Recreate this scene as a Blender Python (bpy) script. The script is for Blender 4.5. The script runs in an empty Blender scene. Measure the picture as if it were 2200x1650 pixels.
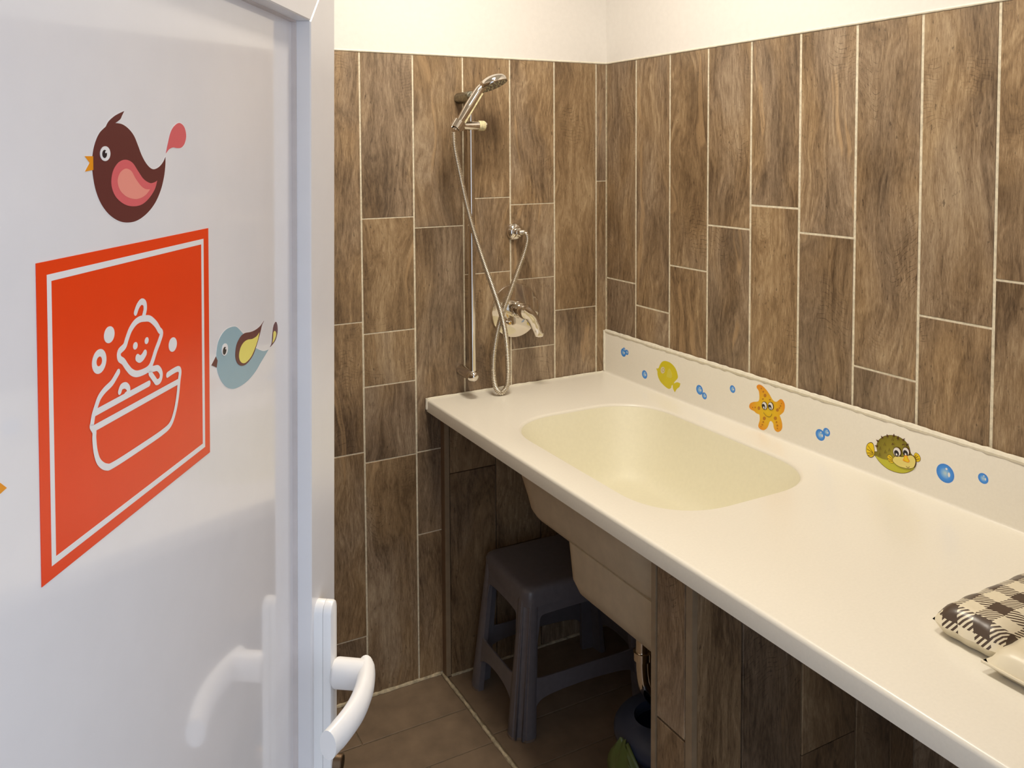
import bpy, bmesh, math, random, json
from mathutils import Matrix, Vector

random.seed(7)
scene = bpy.context.scene
COL = scene.collection

# ------------------------------------------------------------------ camera
cam_data = bpy.data.cameras.new('camera')
cam = bpy.data.objects.new('camera', cam_data)
COL.objects.link(cam)
scene.camera = cam
F_PX, CX, CY = 1809.284, 1048.5213, 414.2061
YAW, PITCH, ROLL = 0.4855, -0.0491, -0.0068
cam_data.sensor_fit = 'HORIZONTAL'
cam_data.sensor_width = 36.0
cam_data.lens = F_PX * 36.0 / 2200.0
cam_data.shift_x = (1100 - CX) / 2200.0
cam_data.shift_y = (CY - 825) / 2200.0
cam_data.clip_start = 0.02
fw = Vector((math.sin(YAW) * math.cos(PITCH), math.cos(YAW) * math.cos(PITCH), math.sin(PITCH)))
r0 = Vector((math.cos(YAW), -math.sin(YAW), 0))
u0 = r0.cross(fw)
rt = math.cos(ROLL) * r0 + math.sin(ROLL) * u0
up = -math.sin(ROLL) * r0 + math.cos(ROLL) * u0
cam.matrix_world = Matrix(((rt.x, up.x, -fw.x, -1.6338), (rt.y, up.y, -fw.y, -2.2632), (rt.z, up.z, -fw.z, 1.5803), (0, 0, 0, 1)))

# ------------------------------------------------------------------ world, exposure
world = bpy.data.worlds.new('world')
scene.world = world
world.use_nodes = True
bg = world.node_tree.nodes['Background']
bg.inputs[0].default_value = (0.72, 0.83, 1.0, 1)      # daylight in the corridor outside the doorway
bg.inputs[1].default_value = 1.15
vs = scene.view_settings
vs.view_transform = 'Standard'
vs.look = 'None'
vs.gamma = 1.0
vs.use_curve_mapping = False
vs.exposure = 0.22
LAMP_STRENGTH = 44.0
LAMP_COLOR = (1.0, 0.91, 0.77)
LAMP_SPOTS = ((-0.72, -0.70, 2.50, 1.0), (-0.78, -1.50, 2.50, 0.66))    # x, y, z, size

# ------------------------------------------------------------------ materials
MATS = {}
def lin(c):
    return tuple(((x / 255) / 12.92 if x / 255 <= 0.04045 else ((x / 255 + 0.055) / 1.055) ** 2.4) for x in c) + (1.0,)

class NT:
    def __init__(s, name):
        s.m = bpy.data.materials.new(name); s.m.use_nodes = True
        s.t = s.m.node_tree; s.b = s.t.nodes['Principled BSDF']; MATS[name] = s.m
    def n(s, kind, ins=None, **kw):
        nd = s.t.nodes.new(kind)
        for k, v in kw.items(): setattr(nd, k, v)
        for k, v in (ins or {}).items(): s.set(nd.inputs[k], v)
        return nd
    def set(s, sock, v):
        if isinstance(v, bpy.types.NodeSocket): s.t.links.new(v, sock)
        elif isinstance(v, bpy.types.Node): s.t.links.new(v.outputs[0], sock)
        else: sock.default_value = v
    def p(s, **kw):
        for k, v in kw.items(): s.set(s.b.inputs[k.replace('_', ' ')], v)
    def math(s, op, a, b=None, c=None):
        nd = s.n('ShaderNodeMath', operation=op); s.set(nd.inputs[0], a)
        if b is not None: s.set(nd.inputs[1], b)
        if c is not None: s.set(nd.inputs[2], c)
        return nd.outputs[0]
    def ramp(s, fac, stops, interp='LINEAR'):
        nd = s.n('ShaderNodeValToRGB'); cr = nd.color_ramp; cr.interpolation = interp
        while len(cr.elements) < len(stops): cr.elements.new(0.5)
        for e, (pos, col) in zip(cr.elements, stops): e.position = pos; e.color = col
        s.set(nd.inputs[0], fac); return nd.outputs[0]
    def mix(s, fac, a, b, blend='MIX'):
        nd = s.n('ShaderNodeMix', data_type='RGBA', blend_type=blend)
        s.set(nd.inputs[0], fac); s.set(nd.inputs[6], a); s.set(nd.inputs[7], b); return nd.outputs[2]
    def noise(s, vec, scale, detail=4, rough=0.55, dist=0.0):
        nd = s.n('ShaderNodeTexNoise', {'Scale': scale, 'Detail': detail, 'Roughness': rough, 'Distortion': dist})
        if vec is not None: s.set(nd.inputs['Vector'], vec)
        return nd.outputs['Fac']
    def mapping(s, vec, scale=(1, 1, 1), loc=None):
        nd = s.n('ShaderNodeMapping'); s.set(nd.inputs['Vector'], vec); nd.inputs['Scale'].default_value = scale
        if loc is not None: s.set(nd.inputs['Location'], loc)
        return nd.outputs[0]
    def bump(s, h, strength=0.2, dist=0.002):
        nd = s.n('ShaderNodeBump', {'Strength': strength, 'Distance': dist, 'Height': h}); s.p(Normal=nd.outputs[0])

def plain(name, rgb, rough=0.5, metal=0.0, var=0.04, scale=30, bump=0.0, **kw):
    t = NT(name); co = t.n('ShaderNodeTexCoord').outputs['Object']
    nz = t.noise(co, scale, 4)
    c = lin(rgb); d = tuple(x * (1 - var * 2) for x in c[:3]) + (1,); l = tuple(min(1, x * (1 + var)) for x in c[:3]) + (1,)
    t.p(Base_Color=t.ramp(nz, [(0.3, d), (0.7, l)]), Roughness=rough, Metallic=metal, **kw)
    if bump: t.bump(nz, bump, 0.001)
    return t.m

def wood(name, rough=0.40):
    t = NT(name)
    co = t.n('ShaderNodeTexCoord').outputs['Object']
    rnd = t.n('ShaderNodeObjectInfo').outputs['Random']
    off = t.n('ShaderNodeCombineXYZ', {'X': t.math('MULTIPLY', rnd, 37.0), 'Y': t.math('MULTIPLY', rnd, 91.0), 'Z': t.math('MULTIPLY', rnd, 53.0)})
    vec = t.n('ShaderNodeVectorMath', {0: co, 1: off.outputs[0]}, operation='ADD').outputs[0]
    def warp(v, scale, amt):
        c = t.n('ShaderNodeTexNoise', {'Vector': t.mapping(v, scale), 'Scale': 1.0, 'Detail': 2.5}).outputs['Color']
        c = t.n('ShaderNodeVectorMath', {0: c, 1: (0.5, 0.5, 0.5)}, operation='SUBTRACT').outputs[0]
        c = t.n('ShaderNodeVectorMath', {0: c, 1: (amt, amt, amt * 1.6)}, operation='MULTIPLY').outputs[0]
        return t.n('ShaderNodeVectorMath', {0: v, 1: c}, operation='ADD').outputs[0]
    vw = warp(vec, (6, 6, 2.6), 0.16)
    blot = t.noise(t.mapping(vw, (7.0, 7.0, 2.4)), 1.0, 4, 0.55)
    fig = t.noise(t.mapping(vw, (11, 11, 1.5)), 1.0, 3, 0.5, 0.5)
    rings = t.math('MULTIPLY_ADD', t.math('SINE', t.math('MULTIPLY', fig, 85.0)), 0.5, 0.5)
    rmask = t.ramp(t.noise(t.mapping(vw, (6, 6, 2.0), (3.1, 1.7, 9.2)), 1.0, 2), [(0.42, (0, 0, 0, 1)), (0.62, (1, 1, 1, 1))])
    streak = t.noise(t.mapping(vw, (75, 75, 4.2)), 1.0, 6, 0.66, 0.25)
    fine = t.noise(t.mapping(vec, (420, 420, 48)), 1.0, 4, 0.72)
    f = t.math('MULTIPLY', blot, 0.92)
    f = t.math('MULTIPLY_ADD', streak, 0.74, f)
    f = t.math('MULTIPLY_ADD', t.math('MULTIPLY', t.math('SUBTRACT', rings, 0.5), rmask), 0.10, f)
    f = t.math('MULTIPLY_ADD', fine, 0.66, f)
    f = t.math('SUBTRACT', f, 0.63)
    warm = t.ramp(f, [(0.14, lin((62, 46, 32))), (0.38, lin((118, 95, 69))), (0.58, lin((152, 126, 94))), (0.88, lin((196, 171, 135)))])
    grey = t.ramp(f, [(0.14, lin((58, 46, 37))), (0.38, lin((111, 93, 74))), (0.58, lin((146, 125, 102))), (0.88, lin((190, 170, 143)))])
    hue = t.ramp(t.math('ADD', t.noise(t.mapping(vw, (5, 5, 2.2), (8.3, 2.2, 4.4)), 1.0, 3), t.math('MULTIPLY', t.math('SUBTRACT', t.math('FRACT', t.math('MULTIPLY', rnd, 13.7)), 0.5), 0.25)), [(0.40, (0, 0, 0, 1)), (0.62, (1, 1, 1, 1))])
    col = t.mix(hue, warm, grey)
    # sapwood streaks running the length of some tiles
    sap = t.ramp(t.noise(t.mapping(vw, (16, 16, 0.7), (5.5, 6.6, 7.7)), 1.0, 2), [(0.66, (0, 0, 0, 1)), (0.70, (1, 1, 1, 1)), (0.76, (0.2, 0.2, 0.2, 1))])
    col = t.mix(t.math('MULTIPLY', sap, 0.5), col, lin((190, 158, 118)))
    # knots with a dark halo
    vo = t.n('ShaderNodeTexVoronoi', {'Vector': t.mapping(vw, (5.0, 5.0, 2.3)), 'Scale': 1.0})
    k = t.ramp(vo.outputs['Distance'], [(0.05, (1, 1, 1, 1)), (0.10, (0.55, 0.55, 0.55, 1)), (0.24, (0, 0, 0, 1))])
    on_ = t.math('GREATER_THAN', t.n('ShaderNodeSeparateColor', {0: vo.outputs['Color']}).outputs[0], 0.45)
    kn = t.math('MULTIPLY', t.math('MULTIPLY', k, on_), t.math('MULTIPLY_ADD', streak, 0.9, 0.15))
    col = t.mix(kn, col, lin((58, 40, 27)))
    # saw marks across the grain, only in patches
    sz = t.n('ShaderNodeSeparateXYZ', {0: vw}).outputs[2]
    saw = t.math('GREATER_THAN', t.math('SINE', t.math('MULTIPLY', sz, 620.0)), 0.86)
    smask = t.ramp(t.noise(t.mapping(vec, (7, 7, 4.5), (1.2, 7.7, 3.3)), 1.0, 3), [(0.57, (0, 0, 0, 1)), (0.66, (1, 1, 1, 1))])
    sm = t.math('MULTIPLY', t.math('MULTIPLY', saw, smask), t.ramp(t.noise(t.mapping(vec, (60, 60, 220)), 1.0, 2), [(0.45, (0, 0, 0, 1)), (0.55, (1, 1, 1, 1))]))
    col = t.mix(t.math('MULTIPLY', sm, 0.5), col, lin((60, 44, 32)))
    pores = t.ramp(t.noise(t.mapping(vec, (150, 150, 45)), 1.0, 4, 0.65), [(0.29, (1, 1, 1, 1)), (0.37, (0, 0, 0, 1))])
    col = t.mix(t.math('MULTIPLY', pores, 0.6), col, lin((52, 37, 26)))
    tint = t.ramp(t.math('FRACT', t.math('MULTIPLY', rnd, 7.31)), [(0.0, (0.88, 0.87, 0.86, 1)), (1.0, (1.06, 1.06, 1.06, 1))])
    col = t.mix(1.0, col, tint, 'MULTIPLY')
    t.p(Base_Color=col, Roughness=t.math('MULTIPLY_ADD', streak, 0.25, rough - 0.10))
    t.bump(t.math('ADD', t.math('ADD', streak, fine), t.math('MULTIPLY', pores, -1.0)), 0.25, 0.0012)
    return t.m

WOOD = wood('wood_look_tile')
plain('grout_cream', (226, 216, 192), 0.9, var=0.12, scale=90)
plain('grout_floor', (128, 112, 90), 0.9, var=0.15, scale=90)
plain('plaster_white', (234, 230, 225), 0.9, var=0.012, scale=60, bump=0.25)
plain('ceiling_white', (242, 240, 235), 0.9, var=0.01)
plain('sealant_white', (240, 234, 216), 0.45, var=0.05, scale=80)
plain('sealant_dirty', (205, 190, 160), 0.6, var=0.25, scale=60)
plain('edge_trim_brown', (122, 98, 74), 0.5, var=0.08)
plain('edge_trim_light', (150, 130, 104), 0.5, var=0.08)
plain('floor_tile', (136, 116, 95), 0.5, var=0.12, scale=14, bump=0.1)
plain('solid_surface', (240, 235, 222), 0.28, var=0.012, scale=200)
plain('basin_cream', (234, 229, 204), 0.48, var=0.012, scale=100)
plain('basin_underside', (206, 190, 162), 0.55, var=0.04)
plain('door_white', (232, 229, 229), 0.24, var=0.008)
plain('panel_white', (234, 230, 230), 0.10, var=0.008, Coat_Weight=0.4, Coat_Roughness=0.04)
plain('gasket_grey', (214, 203, 198), 0.6)
plain('handle_white', (244, 242, 240), 0.3, var=0.01)
plain('chrome', (225, 218, 208), 0.07, 1.0, var=0.02)
plain('chrome_worn', (170, 172, 160), 0.22, 1.0, var=0.25, scale=120)
plain('hose_steel', (226, 219, 206), 0.28, 1.0, var=0.03)
plain('nozzle_grey', (120, 112, 100), 0.4)
plain('limescale', (222, 212, 170), 0.8, var=0.2, scale=150)
plain('label_yellow', (214, 170, 60), 0.5)
plain('stool_plastic', (108, 103, 106), 0.30, var=0.05, scale=60)
plain('stool_foot', (128, 112, 98), 0.5)
plain('bin_plastic', (52, 62, 84), 0.4)
t = NT('bag_green'); t.p(Base_Color=lin((104, 120, 62)), Roughness=0.3, Transmission_Weight=0.25)
plain('vinyl_cream', (232, 222, 196), 0.35, var=0.03, scale=20, bump=0.2)
plain('hall_wall', (206, 204, 200), 0.9)
plain('brass_dark', (120, 100, 80), 0.35, 1.0)
for nm, c in dict(maroon=(98, 42, 42), beak_orange=(238, 150, 20), rose=(222, 100, 104), salmon=(240, 150, 134), print_white=(238, 234, 232), print_black=(26, 22, 36),
                  bird_blue=(150, 180, 190), pale_yellow=(240, 226, 110), sign_orange=(240, 62, 4), fish_yellow=(216, 200, 8), worn_print=(222, 208, 172), fish_olive=(186, 172, 96),
                  fish_pale=(218, 206, 70), star_brown=(186, 120, 10), print_brown=(84, 50, 22), puffer_lime=(196, 192, 50), fin_yellow=(240, 206, 20),
                  puffer_cream=(234, 218, 124), bubble_edge=(58, 136, 216)).items():
    plain(nm, c, 0.25, var=0.01)
def radial(name, stops):
    t = NT(name); a = t.n('ShaderNodeAttribute', attribute_name='rad')
    t.p(Base_Color=t.ramp(a.outputs['Fac'], [(p_, lin(c_)) for p_, c_ in stops]), Roughness=0.25)
radial('bubble_blue', [(0.0, (190, 214, 226)), (0.30, (140, 190, 236)), (0.62, (70, 150, 238)), (1.0, (52, 132, 224))])
radial('star_orange', [(0.0, (232, 196, 8)), (0.45, (232, 184, 6)), (1.0, (234, 140, 12))])
radial('puffer_olive', [(0.0, (176, 170, 56)), (0.5, (150, 138, 40)), (1.0, (120, 108, 24))])
# gingham print of the pillow: dark squares, light squares and hatched squares
t = NT('gingham')
sx = t.n('ShaderNodeSeparateXYZ', {0: t.n('ShaderNodeAttribute', attribute_name='uvp').outputs['Vector']})
PER = 0.058
gx = t.math('LESS_THAN', t.math('FRACT', t.math('DIVIDE', sx.outputs[0], PER)), 0.5)
gy = t.math('LESS_THAN', t.math('FRACT', t.math('DIVIDE', sx.outputs[1], 0.050)), 0.5)
dg = t.math('LESS_THAN', t.math('FRACT', t.math('DIVIDE', t.math('SUBTRACT', sx.outputs[0], sx.outputs[1]), PER / 7.5)), 0.5)
one = t.math('ABSOLUTE', t.math('SUBTRACT', gx, gy))
f = t.math('ADD', t.math('MULTIPLY', gx, gy), t.math('MULTIPLY', one, dg))
t.p(Base_Color=t.mix(f, lin((234, 224, 198)), lin((84, 70, 60))), Roughness=0.32)
t = NT('lamp_glow'); t.p(Base_Color=(1, 1, 1, 1), Emission_Color=LAMP_COLOR + (1,), Emission_Strength=LAMP_STRENGTH)

# ------------------------------------------------------------------ mesh helpers
class MB:
    def __init__(s): s.v = []; s.f = []
    def face(s, *i): s.f.append(tuple(i))
    def add(s, vs_, fs_):
        o = len(s.v); s.v += [tuple(p) for p in vs_]; s.f += [tuple(i + o for i in q) for q in fs_]; return s
    def box(s, a, b):
        x0, y0, z0 = a; x1, y1, z1 = b
        return s.add([(x0, y0, z0), (x1, y0, z0), (x1, y1, z0), (x0, y1, z0), (x0, y0, z1), (x1, y0, z1), (x1, y1, z1), (x0, y1, z1)],
                     [(0, 3, 2, 1), (4, 5, 6, 7), (0, 1, 5, 4), (1, 2, 6, 5), (2, 3, 7, 6), (3, 0, 4, 7)])
    def loft(s, rings, cap0=False, cap1=False, closed=True):
        n = len(rings[0]); o = len(s.v)
        for r in rings: s.v += [tuple(p) for p in r]
        for k in range(len(rings) - 1):
            for i in range(n if closed else n - 1):
                j = (i + 1) % n
                s.f.append((o + k * n + i, o + k * n + j, o + (k + 1) * n + j, o + (k + 1) * n + i))
        if cap0: s.f.append(tuple(o + i for i in range(n))[::-1])
        if cap1: s.f.append(tuple(o + (len(rings) - 1) * n + i for i in range(n)))
        return s
    def tube(s, path, rad, sides=12, caps=True, flat=None):
        path = [Vector(p) for p in path]; rings = []
        up_ = None
        for i, p in enumerate(path):
            d = (path[min(i + 1, len(path) - 1)] - path[max(i - 1, 0)]).normalized()
            if up_ is None:
                up_ = Vector((0, 0, 1)) if abs(d.z) < 0.9 else Vector((0, 1, 0))
            u = (up_ - d * up_.dot(d)).normalized(); up_ = u; w = d.cross(u)
            r = rad[i] if isinstance(rad, (list, tuple)) else rad
            ra, rb = r if isinstance(r, tuple) else (r, r)
            rings.append([p + u * (ra * math.cos(2 * math.pi * k / sides)) + w * (rb * math.sin(2 * math.pi * k / sides)) for k in range(sides)])
        return s.loft(rings, caps, caps)
    def lathe(s, prof, origin, axis, sides=32, cap0=True, cap1=True):
        a = Vector(axis).normalized(); o = Vector(origin)
        u = a.orthogonal().normalized(); w = a.cross(u)
        rings = [[o + a * h + (u * math.cos(2 * math.pi * k / sides) + w * math.sin(2 * math.pi * k / sides)) * r for k in range(sides)] for r, h in prof]
        return s.loft(rings, cap0, cap1)
    def build(s, name, mat, parent=None, smooth=False, loc=(0, 0, 0), rot=(0, 0, 0)):
        me = bpy.data.meshes.new(name); me.from_pydata(s.v, [], s.f); me.update()
        bm = bmesh.new(); bm.from_mesh(me); bmesh.ops.recalc_face_normals(bm, faces=bm.faces[:]); bm.to_mesh(me); bm.free()
        if smooth:
            me.polygons.foreach_set('use_smooth', [True] * len(me.polygons))
            try: me.set_sharp_from_angle(angle=math.radians(42))
            except Exception: pass
        me.materials.append(MATS[mat])
        o = bpy.data.objects.new(name, me); COL.objects.link(o)
        o.location = loc; o.rotation_euler = rot
        if parent: o.parent = parent
        return o

def empty(name, loc=(0, 0, 0), rot=(0, 0, 0)):
    o = bpy.data.objects.new(name, None); COL.objects.link(o); o.location = loc; o.rotation_euler = rot
    o.empty_display_size = 0.05; return o
def tag(o, label=None, cat=None, group=None, kind=None):
    for k, v in (('label', label), ('category', cat), ('group', group), ('kind', kind)):
        if v: o[k] = v
    return o
def shift(pts, c): return [(p[0] - c[0], p[1] - c[1], p[2] - c[2]) for p in pts]

def spline(pts, closed=True, sub=6):
    """Catmull-Rom through the points; a third item marks a sharp corner."""
    n = len(pts); out = []
    P = [(p[0], p[1]) for p in pts]; S = [len(p) > 2 for p in pts]
    for i in range(n if closed else n - 1):
        j = (i + 1) % n
        p1, p2 = P[i], P[j]
        p0 = P[i - 1] if (closed or i > 0) else p1
        p3 = P[(j + 1) % n] if (closed or j + 1 < n) else p2
        if S[i]: p0 = p1
        if S[j]: p3 = p2
        k_ = 1 if (S[i] and S[j]) else sub
        for k in range(k_):
            u = k / k_
            out.append(tuple(0.5 * (2 * p1[a] + (p2[a] - p0[a]) * u + (2 * p0[a] - 5 * p1[a] + 4 * p2[a] - p3[a]) * u * u + (3 * p1[a] - p0[a] - 3 * p2[a] + p3[a]) * u ** 3) for a in (0, 1)))
    if not closed: out.append(P[-1])
    return out
def spline3(pts, sub=10):
    n = len(pts); out = []
    for i in range(n - 1):
        p1, p2 = Vector(pts[i]), Vector(pts[i + 1]); p0 = Vector(pts[i - 1]) if i else p1; p3 = Vector(pts[i + 2]) if i + 2 < n else p2
        for k in range(sub):
            u = k / sub
            out.append(0.5 * (2 * p1 + (p2 - p0) * u + (2 * p0 - 5 * p1 + 4 * p2 - p3) * u * u + (3 * p1 - p0 - 3 * p2 + p3) * u ** 3))
    out.append(Vector(pts[-1])); return out
def resample(path, step):
    out = [path[0]]; acc = 0.0
    for a, b in zip(path, path[1:]):
        L = (b - a).length; t_ = step - acc
        while t_ <= L:
            out.append(a + (b - a) * (t_ / L)); t_ += step
        acc = L - (t_ - step)
    return out
def rrect(x0, x1, y0, y1, r, n=8, z=None, p=2.0):
    pts = []
    for cx, cy, a0 in ((x1 - r, y1 - r, 0), (x0 + r, y1 - r, 90), (x0 + r, y0 + r, 180), (x1 - r, y0 + r, 270)):
        for k in range(n + 1):
            a = math.radians(a0 + 90 * k / n); c, s_ = math.cos(a), math.sin(a)
            pts.append((cx + r * math.copysign(abs(c) ** (2 / p), c), cy + r * math.copysign(abs(s_) ** (2 / p), s_)))
    return [(x, y, z) for x, y in pts] if z is not None else pts

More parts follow.
